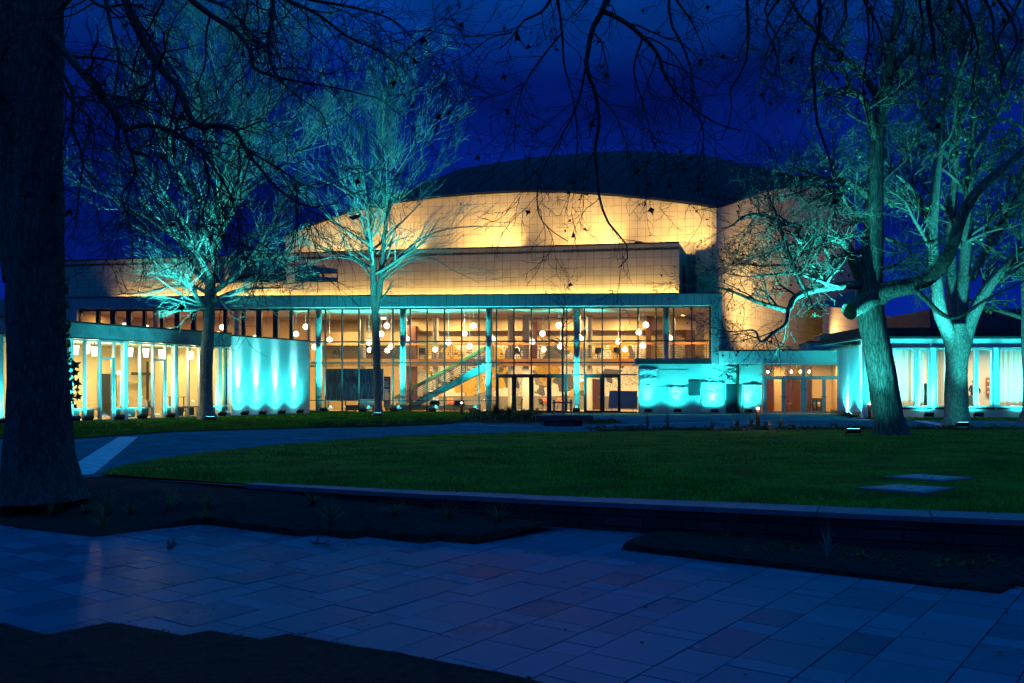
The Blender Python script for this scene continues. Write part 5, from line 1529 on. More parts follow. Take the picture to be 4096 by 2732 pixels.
# roof gear on the foyer edge and the setback roof
for i, px in enumerate((2183, 2450, 2628)):
    u = H.u(px, 1.0); x, y, _ = H(u, 1.0, 0)
    t = thing('roof_vent', f'thin dark pipe on the foyer roof, {ORD[i]} from the slender tree', 'pipe', (x, y, 7.48))
    mb = MB(); mb.cyl(x, y, 7.48, 8.12, .035, n=8); mb.build('pipe', M['black'], t)
    mb = MB(); mb.bar((x, y, 8.12), (x + (.0 if i == 0 else -.3), y, 8.14 if i == 0 else 8.12), .06, n=8); mb.build('elbow', M['black'], t)
for px, s, lab in ((2522, .55, 'dark round extract fan on the setback roof'), (2553, .5, 'dark box vent on the setback roof beside the fan')):
    x, y = P2(px, 71)
    t = thing('extract_fan', lab, 'vent', (x, y, 11.5))
    mb = MB(); mb.cyl(x, y, 11.5, 11.5 + s, .1 + s * .2, n=14) if s > .5 else mb.box(x - .22, x + .22, y - .2, y + .2, 11.5, 12.2)
    mb.build('housing', M['black'], t)
    mb = MB(); mb.box(x - .3, x + .3, y - .28, y + .28, 11.83 if s > .5 else 12.2, 12.0 if s > .5 else 12.26); mb.build('cap', M['black'], t)
# ================================================================== trees
def nrm(v): return v / np.maximum(np.linalg.norm(v, axis=-1, keepdims=True), 1e-9)
def smooth_poly(pts, n):
    return catmull(pts, n)
def grow(start, dirs, L, r0, n, wob, trop=(0, 0, 0), tip=.3):
    N = len(start); P = np.empty((N, n + 1, 3)); P[:, 0] = start; d = nrm(dirs)
    trop = np.asarray(trop, float)
    for i in range(n):
        d = nrm(d + rng.normal(0, wob, (N, 3)) + trop)
        P[:, i + 1] = P[:, i] + d * (L / n)[:, None]
    return P, r0[:, None] * np.linspace(1, tip, n + 1)[None]
def sprout(P, Rr, k, t0, t1, amin, amax, Lf, rf, n, wob, trop=(0, 0, 0), tip=.3, out=None, outw=0.0, rmin=.004, taper=.6, alt=False):
    """k children on each polyline of P; Lf = mean length, rf = radius relative to the parent's there"""
    N, n1, _ = P.shape; m_ = n1 - 1
    t = t0 + (t1 - t0) * (np.arange(k)[None] + rng.random((N, k))) / k
    i = np.minimum((t * m_).astype(int), m_ - 1); f = (t * m_ - i)[..., None]
    a = np.arange(N)[:, None]
    pos = P[a, i] * (1 - f) + P[a, i + 1] * f
    tan = nrm(P[a, i + 1] - P[a, i])
    rad = (Rr[a, i] * (1 - f[..., 0]) + Rr[a, i + 1] * f[..., 0])
    q = rng.normal(size=pos.shape)
    if out is not None: q = q * (1 - outw) + outw * nrm(pos - out) * 2
    q = nrm(q - (q * tan).sum(-1, keepdims=True) * tan)
    an = R(amin) + (R(amax) - R(amin)) * rng.random((N, k, 1))
    d = np.cos(an) * tan + np.sin(an) * q
    L = Lf * (1 - taper * (t - t0) / max(t1 - t0, 1e-6)) * rng.uniform(.6, 1.25, (N, k))
    return grow(pos.reshape(-1, 3), d.reshape(-1, 3), L.ravel(), np.maximum(rad * rf, rmin).ravel(), n, wob, trop, tip)
def tubes(P, Rr, sides):
    N, n1, _ = P.shape
    T = nrm(np.gradient(P, axis=1))
    mean = nrm(P[:, -1] - P[:, 0])
    ref = np.where(np.abs(mean[:, 2:3]) < .8, np.array([[0, 0, 1.0]]), np.array([[1.0, .2, 0]]))
    a = nrm(np.cross(T, ref[:, None, :])); b = np.cross(T, a)
    th = np.arange(sides) * 2 * np.pi / sides
    V = P[:, :, None] + Rr[:, :, None, None] * (np.cos(th)[None, None, :, None] * a[:, :, None] + np.sin(th)[None, None, :, None] * b[:, :, None])
    idx = np.arange(N * n1 * sides).reshape(N, n1, sides)
    q0 = idx[:, :-1]; q1 = idx[:, 1:]
    F = np.stack([q0, np.roll(q0, -1, 2), np.roll(q1, -1, 2), q1], -1).reshape(-1, 4)
    return V.reshape(-1, 3), F
class Bag:
    def __init__(s): s.V, s.F, s.n = [], [], 0
    def add(s, PR, sides):
        v, f = tubes(PR[0], PR[1], sides); s.V.append(v); s.F.append(f + s.n); s.n += len(v)
    def build(s, name, mat, parent, smooth=True):
        return np_mesh(name, np.concatenate(s.V), np.concatenate(s.F), mat, parent, smooth)
def limb(pts, r, n=16):
    """pts: world points; r: radii at those points (list) or (r0, r1)"""
    pts = np.array([tuple(p) for p in pts], float)
    rr_ = np.array(r, float) if len(r) == len(pts) else np.linspace(r[0], r[1], len(pts))
    q = catmull(np.concatenate([pts, rr_[:, None]], 1), n)
    return q[None, :, :3], np.maximum(q[None, :, 3], .004)
def path_px(pts, D0, D1, conv=lambda x, y: (x, y)):
    k = len(pts)
    return [W(*conv(*p), D0 + (D1 - D0) * i / (k - 1)) for i, p in enumerate(pts)]
def bark_trunk(bag, PR, sides=40, rings=90, ridge=.05, lump=.06, flare=0.0, seed=0):
    P, Rr = PR
    q = catmull(np.concatenate([P[0], Rr[0][:, None]], 1), rings)
    P2_, r2 = q[None, :, :3], q[None, :, 3]
    V, F = tubes(P2_, r2, sides)
    V = V.reshape(rings, sides, 3); c = P2_[0][:, None]
    k = np.empty((rings, sides))
    for j in range(rings):
        for i in range(sides):
            a = 2 * math.pi * i / sides; p = Vector((math.cos(a) * 1.6, math.sin(a) * 1.6, P2_[0, j, 2] * .35 + seed))
            k[j, i] = 1 + lump * mnoise.noise(p) + ridge * mnoise.noise(Vector((math.cos(a) * 9, math.sin(a) * 9, P2_[0, j, 2] * 1.1 + seed)))
            if flare: h = max(0, 1 - (P2_[0, j, 2] - P2_[0, 0, 2]) / 1.1); k[j, i] += flare * h * h * (.55 + .6 * max(0, math.sin(a * 5 + seed)))
    V = c + (V - c) * k[..., None]
    bag.V.append(V.reshape(-1, 3)); bag.F.append(F + bag.n); bag.n += rings * sides
def leaves(P, prob, size, seed, hang=.0, fold=True):
    r = np.random.default_rng(seed)
    tip = P[:, -1]; sel = r.random(len(tip)) < prob; c = tip[sel]; k = len(c)
    u = r.normal(size=(k, 3)); u[:, 2] -= hang; u = nrm(u); w = r.normal(size=(k, 3)); w = nrm(w - (w * u).sum(1, keepdims=True) * u); nn = np.cross(u, w)
    s = size * r.uniform(.5, 1.4, (k, 1))
    V = np.stack([c, c + u * s * .5 + w * s * .5 + nn * s * .2, c + u * s * .7 + w * s * .12, c + u * s * 1.25, c + u * s * .6 - w * s * .2, c + u * s * .4 - w * s * .55 + nn * s * .25], 1)
    F = np.arange(k * 6).reshape(-1, 6)
    return V.reshape(-1, 3), F
def cat(*prs):       # stack polylines with equal point counts
    return np.concatenate([p[0] for p in prs]), np.concatenate([p[1] for p in prs])

# ---- the big trunk close to the camera
def tree_near():
    base = G(*m(96, 1132), -.05)
    t = thing('plane_tree', 'huge dark tree with two stems nearest the camera, dead leaves hanging from its branches', 'tree', tuple(base), 'big trees of the square')
    D = 15.2
    def w(x, y, d=D): return W(*m(x, y), d)
    px = D / 2238
    tr = Bag()
    main = limb([w(95, 1150), w(93, 1105), w(88, 1050), w(86, 900), w(82, 700), w(86, 500), (w(92, 300)), w(99, 100), w(97, -150), w(85, -420), w(110, -800)], [92 * px, 80 * px, 73 * px, 66 * px, 62 * px, 56 * px, 47 * px, 42 * px, 40 * px, 30 * px, 10 * px], 40)
    bark_trunk(tr, main, 72, 220, .11, .1, .1, 3)
    sec = limb([w(62, 640, D + .3), w(40, 480, D + .5), w(28, 300, D + .7), w(16, 120, D + .8), w(0, -100, D + .9), w(-60, -500, D + 1)], [52 * px, 50 * px, 48 * px, 44 * px, 40 * px, 16 * px], 30)
    bark_trunk(tr, sec, 36, 90, .05, .09, 0, 9)
    tr.build('trunk', M['bark1'], t)
    U = cUL
    def ul(pts, d0, d1, r0, r1, n=22): return limb(path_px(pts, d0, d1, U), (r0 * .8, r1 * .8), n)
    limbs = [
        ul([(240, 160), (300, 240), (350, 300), (430, 400), (510, 500), (575, 600), (600, 690), (680, 715), (730, 780)], D - .3, 12.5, .085, .02),
        ul([(575, 600), (640, 578), (720, 580), (800, 605), (870, 650), (930, 700), (1000, 800), (1060, 900), (1090, 1010)], 13.2, 12.0, .042, .012),
        ul([(500, -260), (570, -20), (620, 110), (690, 240), (760, 340), (820, 400), (860, 510), (920, 590), (1000, 575), (1080, 600), (1130, 690), (1200, 780), (1280, 870), (1420, 950), (1560, 930)], 13.8, 11.4, .085, .008, 34),
        ul([(420, -300), (480, -20), (512, 130), (545, 260), (530, 420), (545, 520)], 13.8, 12.6, .04, .01),
        ul([(700, -330), (860, -20), (1000, 90), (1090, 150), (1150, 240), (1165, 310), (1300, 360), (1500, 395), (1720, 445)], 13.5, 11.5, .06, .008, 28),
        ul([(1000, -300), (1250, -20), (1245, 100), (1230, 220), (1260, 330), (1340, 420), (1480, 520)], 13, 11.5, .045, .008),
        ul([(900, -300), (1300, -10), (1450, 60), (1600, 170), (1750, 240), (1845, 315)], 13, 11.4, .04, .006),
        ul([(900, -330), (1400, -10), (1600, 30), (1800, 90), (1925, 200)], 13, 11.2, .035, .006),
        ul([(270, 330), (300, 420), (370, 500), (420, 560), (390, 660), (375, 740), (430, 820)], D - .3, 13, .045, .012),
        ul([(260, 60), (360, -30), (470, 30), (600, 20), (720, 60)], D - .2, 13, .05, .012),
        ul([(220, 250), (330, 420), (335, 600), (380, 720), (360, 900), (350, 1050)], D - .3, 13.5, .04, .01),
        ul([(600, 690), (620, 800), (560, 900), (590, 1010)], 12.9, 12.5, .025, .008),
        ul([(930, 700), (960, 860), (930, 1000), (1010, 1150)], 12.5, 12.1, .025, .008),
        ul([(700, 260), (720, 420), (800, 560), (900, 700), (960, 760)], 12.9, 12, .03, .008),
        ul([(1130, 690), (1260, 760), (1380, 840), (1470, 870)], 11.9, 11.3, .02, .006),
        ul([(60, 500), (-40, 380), (-90, 200)], D + .4, D, .05, .02),
    ]
    cr = Bag()
    lv = []
    for Lm in limbs:
        cr.add(Lm, 8)
    P = np.concatenate([np.stack([catmull(l[0][0], 24)]) for l in limbs]); Rr = np.concatenate([catmull(l[1][0][:, None], 24)[None, :, 0] for l in limbs])
    a1 = sprout(P, Rr, 13, .15, 1, 30, 75, 1.5, .5, 9, .16, (0, 0, -.05), .35, rmin=.007, taper=.35)
    a2 = sprout(*a1, 6, .15, 1, 25, 70, .75, .6, 6, .17, (0, 0, -.07), .5, rmin=.0045, taper=.3)
    a3 = sprout(*a2, 4, .2, 1, 25, 60, .32, .7, 4, .18, (0, 0, -.03), .6, rmin=.0032, taper=.2)
    cr.add(a1, 5); cr.add(a2, 4); cr.add(a3, 3)
    cr.build('branches', M['twig1'], t)
    v, f = leaves(a2[0], .02, .13, 3, 1.2)
    v2, f2 = leaves(a3[0], .006, .08, 4, 1.0)
    np_mesh('dead_leaves', np.concatenate([v, v2]), np.concatenate([f, f2 + len(v)]), M['deadleaf'], t)
    # ivy climbing the lit side of the trunk
    r = random.Random(8); C = []; st = MB()
    for x, y, s in ((540, 660, .12), (540, 712, .09), (530, 760, .05), (556, 786, .1), (558, 832, .07), (565, 886, .09), (542, 952, .06)):
        c = W(x / 1.808, 1100 + y / 1.808, D - .1); C.append((c, s)); e = W((x - 42) / 1.808, 1100 + (y + 4) / 1.808, D); st.bar(c, e, .006, n=4)
    for k in range(60):
        yy = r.uniform(20, 960); xx = 470 + (yy - 20) * .055 + r.uniform(-14, 12)
        C.append((W(xx / 1.808, 1100 + yy / 1.808, D - .05 + r.uniform(-.1, .1)), r.uniform(.03, .06)))
    V, F = [], []
    star = [(0, -.2), (.35, -.55), (.45, -.1), (1, .1), (.4, .35), (.15, 1), (-.25, .4), (-.9, .3), (-.4, -.15), (-.45, -.6)]
    for c, s in C:
        b = len(V); a = r.uniform(-.8, .8); tw = r.uniform(-.7, .7)
        for x, y in star: 
            X, Y = x * math.cos(a) - y * math.sin(a), x * math.sin(a) + y * math.cos(a)
            V.append((c.x + X * s * math.cos(tw), c.y + X * s * math.sin(tw), c.z + Y * s))
        F += [tuple(range(b, b + 10))]
    me = bpy.data.meshes.new('ivy'); b = len(V); V += st.v; F += [tuple(b + i for i in f) for f in st.f]
    me.from_pydata(V, [], F); link_mesh('ivy', me, M['plant'], t)
tree_near()

# ---- the overhanging tree on the right of the camera (its trunk stands outside the picture)
def tree_over():
    tx, ty = 8.6, 7.2
    t = thing('plane_tree', 'tree leaning in from the side whose drooping dark twigs hang before the sky', 'tree', (tx, ty, -.5), 'big trees of the square')
    tr = Bag()
    bark_trunk(tr, limb([(tx, ty, -.6), (tx, ty, .2), (tx - .1, ty, 3), (tx - .1, ty + .2, 6), (tx - .6, ty + .4, 9), (tx - 1, ty + 1, 13)], [.75, .5, .42, .36, .26, .08], 30), 32, 60, .05, .08, .3, 5)
    tr.build('trunk', M['bark1'], t)
    U = cUR
    Dm = 10.2
    root = [(tx - .2, ty + .2, 6.4), (6.4, 8.2, 7.4), (4.4, 9.2, 7.7), (2.4, 9.9, 7.5)]
    bough = [limb(root + [(.9, 10.2, 7.1), (-.2, 10.2, 6.7)], (.19, .05), 24), limb([(tx - .4, ty + .3, 8), (7, 9, 8.8), (5.4, 10.5, 8.6), (4.0, 11, 8)], (.15, .05), 24)]
    def ur(pts, d0, d1, r0, r1, n=22, first=None):
        p = path_px(pts, d0, d1, U)
        if first is not None: p = [Vector(first)] + p
        return limb(p, (r0 * .7, r1 * .7), n)
    h = [
        ur([(440, -20), (415, 50), (370, 130), (350, 230), (340, 300), (380, 420), (400, 560), (380, 700), (392, 800), (400, 900), (460, 1050), (520, 1110), (533, 1180), (490, 1230)], 10.2, 9.6, .05, .006, 34, (1.4, 10.1, 7.3)),
        ur([(415, 50), (500, 90), (600, 170), (670, 250), (700, 340), (750, 420), (850, 510), (950, 570), (1050, 600)], 10.1, 9.6, .04, .007, 26),
        ur([(210, -10), (230, 150), (240, 300), (280, 450), (300, 640), (290, 760)], 10.2, 9.8, .026, .006, 22, (.4, 10.2, 6.9)),
        ur([(180, -10), (130, 60), (60, 90), (0, 170), (-60, 230)], 10.2, 9.8, .03, .007, 18, (.2, 10.2, 6.8)),
        ur([(720, -10), (735, 120), (790, 220), (820, 320), (832, 430), (800, 520)], 10.2, 9.7, .028, .006, 20, (2.6, 9.9, 7.5)),
        ur([(745, -10), (800, 60), (850, 150), (890, 260)], 10.3, 10, .025, .006, 18, (2.8, 9.9, 7.5)),
        ur([(1080, -10), (1085, 150), (1070, 300), (1000, 420), (1010, 520), (960, 640)], 10.4, 9.9, .03, .007, 22, (4.0, 9.4, 7.7)),
        ur([(1410, -10), (1415, 130), (1380, 250), (1390, 420), (1400, 560), (1450, 700), (1475, 800)], 10.6, 10.2, .045, .01, 24, (4.4, 10.9, 8.2)),
        ur([(1180, -10), (1160, 60), (1230, 200), (1210, 330)], 10.6, 10.2, .025, .007, 18, (4.2, 10.9, 8.0)),
        ur([(1910, -10), (1930, 150), (1945, 280)], 10.8, 10.5, .05, .02, 16, (5.8, 10.3, 8.7)),
        ur([(1630, -10), (1640, 200), (1610, 420), (1650, 600)], 10.8, 10.4, .025, .006, 20, (5, 10.6, 8.5)),
        ur([(2080, -10), (2140, 200), (2120, 420), (2200, 560)], 10.8, 10.4, .025, .006, 20, (6, 9.9, 8.6)),
        ur([(340, 300), (300, 480), (230, 620), (150, 760), (115, 900), (130, 1000), (210, 1080), (258, 1108)], 10.0, 9.7, .018, .004, 26),
        ur([(0, 150), (-90, 170), (-190, 240), (-290, 290), (-385, 302)], 9.9, 9.7, .012, .003, 18),
        ur([(60, 380), (-40, 430), (-120, 450), (-260, 465), (-340, 455)], 9.9, 9.7, .009, .003, 18),
        ur([(230, 150), (140, 260), (60, 380), (20, 520), (10, 700)], 10, 9.8, .016, .004, 20),
        ur([(600, 170), (560, 320), (600, 470), (640, 620), (690, 760)], 10, 9.7, .018, .004, 20),
        ur([(850, 510), (880, 620), (860, 760), (880, 900)], 9.8, 9.6, .014, .004, 18),
        ur([(380, 420), (470, 520), (520, 650), (560, 780)], 9.9, 9.7, .014, .004, 18),
    ]
    rq = random.Random(12)
    for k in range(13):
        x = 1240 + k * 92 + rq.uniform(-30, 30); y0 = -12; pts = [(x, y0)]; n_ = rq.randint(3, 6)
        for q in range(n_): x += rq.uniform(-75, 75); y0 += rq.uniform(60, 130); pts.append((x, y0))
        h.append(ur(pts, 10.6, 10.1, rq.uniform(.018, .036), .006, 20, (1.2 + .0 + (x0_ := (pts[0][0] / 1.148) / FPX * 10.8), 10.4, 7.9)))
    cr = Bag()
    for l in bough + h: cr.add(l, 8)
    P = np.concatenate([catmull(l[0][0], 24)[None] for l in h]); Rr = np.concatenate([catmull(l[1][0][:, None], 24)[None, :, 0] for l in h])
    a1 = sprout(P, Rr, 10, .12, 1, 25, 65, .85, .5, 8, .17, (0, 0, -.1), .4, rmin=.004, taper=.4)
    a2 = sprout(*a1, 4, .2, 1, 25, 65, .4, .65, 5, .18, (0, 0, -.06), .5, rmin=.003, taper=.3)
    a3 = sprout(*a2, 3, .2, 1, 25, 60, .16, .7, 3, .2, (0, 0, 0), .6, rmin=.0026, taper=.2)
    cr.add(a1, 5); cr.add(a2, 4); cr.add(a3, 3)
    Pb = np.concatenate([b[0] for b in bough]); Rb = np.concatenate([b[1] for b in bough])
    b1 = sprout(Pb, Rb, 7, .3, 1, 30, 80, 1.6, .35, 8, .15, (0, 0, .02), .4, rmin=.006)
    b2 = sprout(*b1, 5, .2, 1, 25, 65, .6, .6, 5, .18, (0, 0, 0), .5, rmin=.0035)
    cr.add(b1, 5); cr.add(b2, 4)
    cr.build('branches', M['twig1'], t)
    v, f = leaves(a1[0], .3, .075, 13, 1.6); v2, f2 = leaves(a2[0], .09, .06, 14, 1.4)
    np_mesh('dead_leaves', np.concatenate([v, v2]), np.concatenate([f, f2 + len(v)]), M['deadleaf'], t)
tree_over()

# ---- crown grown from a leader, fine lit twigs
def fine_tree(name, label, base, trunk_pts, trunk_r, leader, nl, crown, group, seed, k=(9, 8, 5), extra=(), barkm='bark2', twm='twig', tw=(.011, .0075), lean=.012):
    global rng
    rng = np.random.default_rng(seed)
    t = thing(name, label, 'tree', tuple(base), group)
    tr = Bag()
    bark_trunk(tr, limb(trunk_pts, trunk_r, 40), 30, 100, .04, .07, .55, seed)
    cen = np.array([trunk_pts[0][0], trunk_pts[0][1]])
    Ls = []
    LP, LR = limb(*leader, 40)
    for i in range(nl):
        s = .02 + .93 * (i + rng.random() * .6) / nl
        a = i * 2.39996 + rng.normal() * .25
        j = int(s * 38); p = LP[0, j]; r_ = LR[0, j]
        z = p[2]
        reach = crown(z)
        up = .35 + 1.0 * s + rng.normal() * .1
        d = np.array([math.cos(a), math.sin(a), up])
        q, rq = grow(p[None], d[None], np.array([reach * math.hypot(1, up * .8)]), np.array([max(.02, min(r_ * .62, .16) * (1 - .45 * s))]), 15, .07, (0, 0, lean), .22)
        Ls.append((q, rq))
    for e in extra: Ls.append(limb(*e, 16))
    P = np.concatenate([l[0] for l in Ls]); Rr = np.concatenate([l[1] for l in Ls])
    P = np.concatenate([P, catmull(LP[0], 16)[None]]); Rr = np.concatenate([Rr, catmull(LR[0][:, None], 16)[None, :, 0]])
    tr.add((P[:-1], Rr[:-1]), 8)
    tr.build('trunk', M[barkm], t)
    c0 = np.array([cen[0], cen[1], LP[0, 0, 2]])
    a1 = sprout(P, Rr, k[0], .05, .99, 24, 58, 2.7, .5, 9, .09, (0, 0, .005), .3, c0, .6, .015, .45)
    a2 = sprout(*a1, k[1], .12, .99, 24, 56, 1.4, .55, 6, .10, (0, 0, .005), .4, c0, .6, tw[0], .4)
    a3 = sprout(*a2, k[2], .2, .98, 18, 42, .75, .7, 4, .07, (0, 0, .01), .5, c0, .5, tw[1], .3)
    cr = Bag(); cr.add(a1, 5); cr.add(a2, 3); cr.add(a3, 3)
    cr.build('crown', M[twm], t)
    return t, a3
b = G(818, 1681); D2 = b.y
def w2(x, y, d=D2): return W(*m(x, y), d)
trunk2 = [w2(476, 968), w2(475, 945), w2(474, 900), w2(475, 820), w2(480, 740), w2(482, 690), w2(484, 640)]
def crown2(z): return float(np.interp(z, [5, 6.5, 9, 12, 15, 18, 20.5], [6.6, 7.4, 7.6, 6.8, 5.4, 3.8, 1.4]))
def c1(x, y): return (x / 1.808, 1100 + y / 1.808)
ex = [([W(*c1(1500, 250), D2), W(*c1(1430, 185), D2 - .6), W(*c1(1390, 95), D2 - 1), W(*c1(1300, 35), D2 - 1.4), W(*c1(1180, -20), D2 - 1.8)], (.16, .05)),
      ([W(*c1(1525, 190), D2), W(*c1(1600, 160), D2 - .5), W(*c1(1700, 118), D2 - .8), W(*c1(1850, 97), D2 - 1.0), W(*c1(2040, 92), D2 - 1.4)], (.15, .03)),
      ([W(*c1(1500, 130), D2), W(*c1(1400, 85), D2 + .5), W(*c1(1250, 80), D2 + .8), W(*c1(1050, 125), D2 + 1), W(*c1(850, 135), D2 + 1.2)], (.1, .02))]
fine_tree('deciduous_tree', 'bare straight tree with a wide fine crown lit cyan before the glazed wing', b, trunk2, [.42, .33, .31, .30, .28, .27, .25],
          ([w2(483, 690), w2(492, 600), w2(500, 450), w2(510, 300), w2(520, 150), w2(528, 60)], [.27, .23, .19, .13, .07, .02]), 26, crown2, 'big trees of the square', 101, (12, 7, 4), ex)
b = G(1510, 1667); D3 = b.y
def w3(x, y, d=D3): return W(*m(x, y), d)
trunk3 = [w3(868, 962), w3(868, 940), w3(866, 880), w3(864, 800), w3(861, 720), w3(858, 660), w3(857, 600)]
def crown3(z): return float(np.interp(z, [6, 8, 10, 13, 16, 19], [3.6, 5.0, 5.4, 4.8, 3.6, 1.2]))
ex = [([w3(862, 715), w3(872, 660), w3(878, 600), w3(885, 520), w3(905, 440), w3(930, 370)], (.2, .05)),
      ([w3(860, 640), w3(850, 580), w3(835, 520), w3(815, 470), w3(780, 430)], (.13, .03)),
      ([w3(872, 640), w3(910, 600), w3(950, 560), w3(1010, 530), w3(1080, 520), w3(1160, 520)], (.09, .015)),
      ([w3(872, 650), w3(920, 610), w3(980, 590), w3(1040, 620), w3(1100, 650)], (.06, .012)),
      ([w3(856, 640), w3(820, 600), w3(770, 590), w3(700, 610), w3(640, 640)], (.06, .012))]
fine_tree('slender_tree', 'bare slender tree with a vase-shaped crown lit cyan before the foyer', b, trunk3, [.3, .235, .215, .21, .2, .19, .17],
          ([w3(858, 640), w3(856, 560), w3(862, 470), w3(872, 380), w3(885, 290), w3(895, 215)], [.18, .15, .11, .07, .04, .015]), 22, crown3, 'big trees of the square', 202, (8, 6, 3), ex, 'bark2', 'twig', (.011, .007), .012)

# ---- sapling
def sapling():
    global rng
    rng = np.random.default_rng(7)
    D = 54.6
    b = P2(2252, D)
    t = thing('sapling', 'thin bare sapling tied to timber stakes behind the stone bench', 'tree', (b[0], b[1], 0))
    def w(x, y): return W(*c3(x, y), D)
    tr = Bag(); st = limb([w(828, 1325), w(826, 1180), w(824, 900), w(823, 640), w(826, 450), w(836, 300), w(845, 180), w(880, 60), w(905, -60)], [.075, .065, .055, .045, .036, .028, .02, .012, .006], 40)
    tr.add(st, 10); tr.build('trunk', M['bark2'], t)
    a1 = sprout(*st, 26, .4, .97, 35, 70, 2.0, .5, 9, .11, (0, 0, .02), .35, rmin=.011, taper=.55)
    a2 = sprout(*a1, 5, .2, 1, 25, 60, .65, .65, 5, .13, (0, 0, .03), .5, rmin=.008, taper=.3)
    cr = Bag(); cr.add(a1, 5); cr.add(a2, 3); cr.build('crown', M['twig1'], t)
sapling()

# ---- the leaning tree and the forked tree on the right
def big_right():
    global rng
    rng = np.random.default_rng(55)
    b = G(3562, 1741); D = b.y
    t = thing('leaning_tree', 'massive leaning tree with furrowed bark and a sawn stub beside the gallery wing', 'tree', tuple(b), 'big trees of the square')
    px = D / 2238
    def w(x, y, d=D): return W(*m(x, y), d)
    tr = Bag()
    bark_trunk(tr, limb([w(2048, 1012), w(2044, 985), w(2036, 930), w(2024, 850), w(2008, 770), w(1998, 715), w(1996, 660), (w(2000, 600)), w(2005, 520), w(2008, 430), w(2014, 330), w(2030, 200), w(2055, 60), w(2075, -100), w(2090, -300)], [x * px for x in (44, 36, 33, 31.5, 30.5, 30, 29, 26, 22, 19, 16, 13, 9, 6, 2)], 50), 40, 170, .07, .07, .14, 4)
    for pts, rs in (([w(2010, 690), w(1990, 692, D - .3), w(1968, 702, D - .5), w(1950, 716, D - .7)], (.36, .3)),
                    ([w(2005, 700)] + [W(*cR(x, y), D - .25 - .13 * i) for i, (x, y) in enumerate(((300, 1400), (400, 1385), (490, 1350), (570, 1280), (620, 1180), (680, 1010), (760, 900), (880, 800), (1000, 690)))], (.34, .1)),
                    ([w(2100, 665, D - .7), w(2190, 730, D - 1.0), w(2260, 690, D - 1.2), w(2360, 640, D - 1.4)], (.09, .02))):
        bark_trunk(tr, limb(pts, rs, 16), 20, 36, .07, .09, 0, 2)
    tr.build('trunk', M['bark4'], t)
    def c(pts, d0, d1, r0, r1, n=20): return limb(path_px(pts, d0, d1, c6), (r0, r1), n)
    def rr2(pts, d0, d1, r0, r1, n=20): return limb(path_px(pts, d0, d1, cR), (r0, r1), n)
    Ls = [
        c([(1900, 960), (1840, 820), (1790, 690), (1720, 590), (1640, 560), (1560, 572), (1440, 545), (1345, 590), (1320, 530), (1330, 475), (1200, 432), (1050, 372), (900, 355), (800, 400), (740, 450), (640, 480)], D, D - 2, .2, .018, 40),
        c([(1960, 985), (1850, 985), (1750, 990), (1560, 1010), (1400, 1050), (1285, 1110), (1240, 1210), (1150, 1190), (1000, 1150), (850, 1090), (700, 1030), (500, 1000), (300, 990)], D, D - 3, .17, .014, 36),
        c([(1240, 1200), (1215, 1335), (1110, 1410), (990, 1492), (945, 1400), (800, 1400), (660, 1410)], D - 2.0, D - 3, .075, .012, 26),
        c([(1390, 1045), (1330, 930), (1290, 820), (1220, 650), (1150, 400), (1085, 250), (1040, 50)], D - 1.5, D - 1, .1, .02, 26),
        c([(1400, 1080), (1300, 850), (1200, 660), (1100, 560), (950, 520)], D - 1.7, D - 2.5, .06, .012, 22),
        c([(1930, 680), (1800, 695), (1680, 730), (1605, 755), (1575, 660), (1400, 580), (1250, 530), (1050, 480)], D, D - 1.5, .1, .014, 26),
        c([(1600, 990), (1450, 900), (1250, 810), (1000, 815), (800, 790), (640, 800)], D - 1, D - 2.4, .06, .012, 24),
        c([(1700, 1000), (1500, 940), (1300, 880), (1050, 900), (850, 910), (600, 860)], D - 1, D - 2.4, .06, .012, 24),
        c([(1960, 200), (1880, 130), (1780, 60), (1650, 50), (1500, 38), (1360, 20), (1210, 5), (1100, -60)], D, D - 1, .16, .03, 26),
        c([(1750, 60), (1720, 180), (1660, 330), (1630, 420)], D - .4, D - .8, .05, .02, 14),
        c([(2000, 400), (1900, 340), (1800, 350), (1700, 280), (1580, 240), (1400, 250)], D, D + 1.5, .08, .014, 20),
        rr2([(260, 700), (230, 600), (190, 480), (120, 430), (0, 460), (-120, 500)], D, D - 1, .17, .03),
        rr2([(270, 480), (160, 330), (60, 250), (-40, 150), (-130, 60), (-200, -80)], D, D - 1.2, .15, .03),
        rr2([(130, 440), (100, 350), (20, 320), (-100, 330), (-220, 310)], D - .7, D - 1.6, .07, .014),
        rr2([(260, 600), (330, 480), (420, 400), (500, 360), (600, 370), (720, 410)], D, D - .8, .13, .02),
        rr2([(300, 480), (350, 340), (330, 200), (360, 60), (380, -60)], D, D + 1, .12, .03),
        rr2([(290, 400), (420, 240), (520, 90), (600, -60)], D, D + 1, .1, .02),
        rr2([(280, 1140), (370, 1180), (440, 1240), (500, 1300)], D, D - .8, .08, .02),
        rr2([(280, 1300), (380, 1270), (470, 1260)], D, D - .8, .06, .02),
        rr2([(250, 900), (330, 830), (400, 760), (450, 640), (440, 520)], D, D - .6, .07, .015),
        rr2([(250, 900), (60, 870), (-60, 840), (-150, 800)], D, D - 1, .07, .02),
        rr2([(230, 1100), (120, 1000), (60, 860), (40, 640)], D, D - 1, .06, .015),
    ]
    lm = Bag()
    for l in Ls: lm.add(l, 10)
    lm.build('limbs', M['bark4'], t)
    P = np.concatenate([catmull(l[0][0], 22)[None] for l in Ls]); Rr = np.concatenate([catmull(l[1][0][:, None], 22)[None, :, 0] for l in Ls])
    a1 = sprout(P, Rr, 11, .16, 1, 30, 75, 1.8, .42, 8, .14, (0, 0, .0), .35, rmin=.012, taper=.4)
    a2 = sprout(*a1, 7, .15, 1, 25, 65, .9, .6, 6, .15, (0, 0, .0), .5, rmin=.0085, taper=.3)
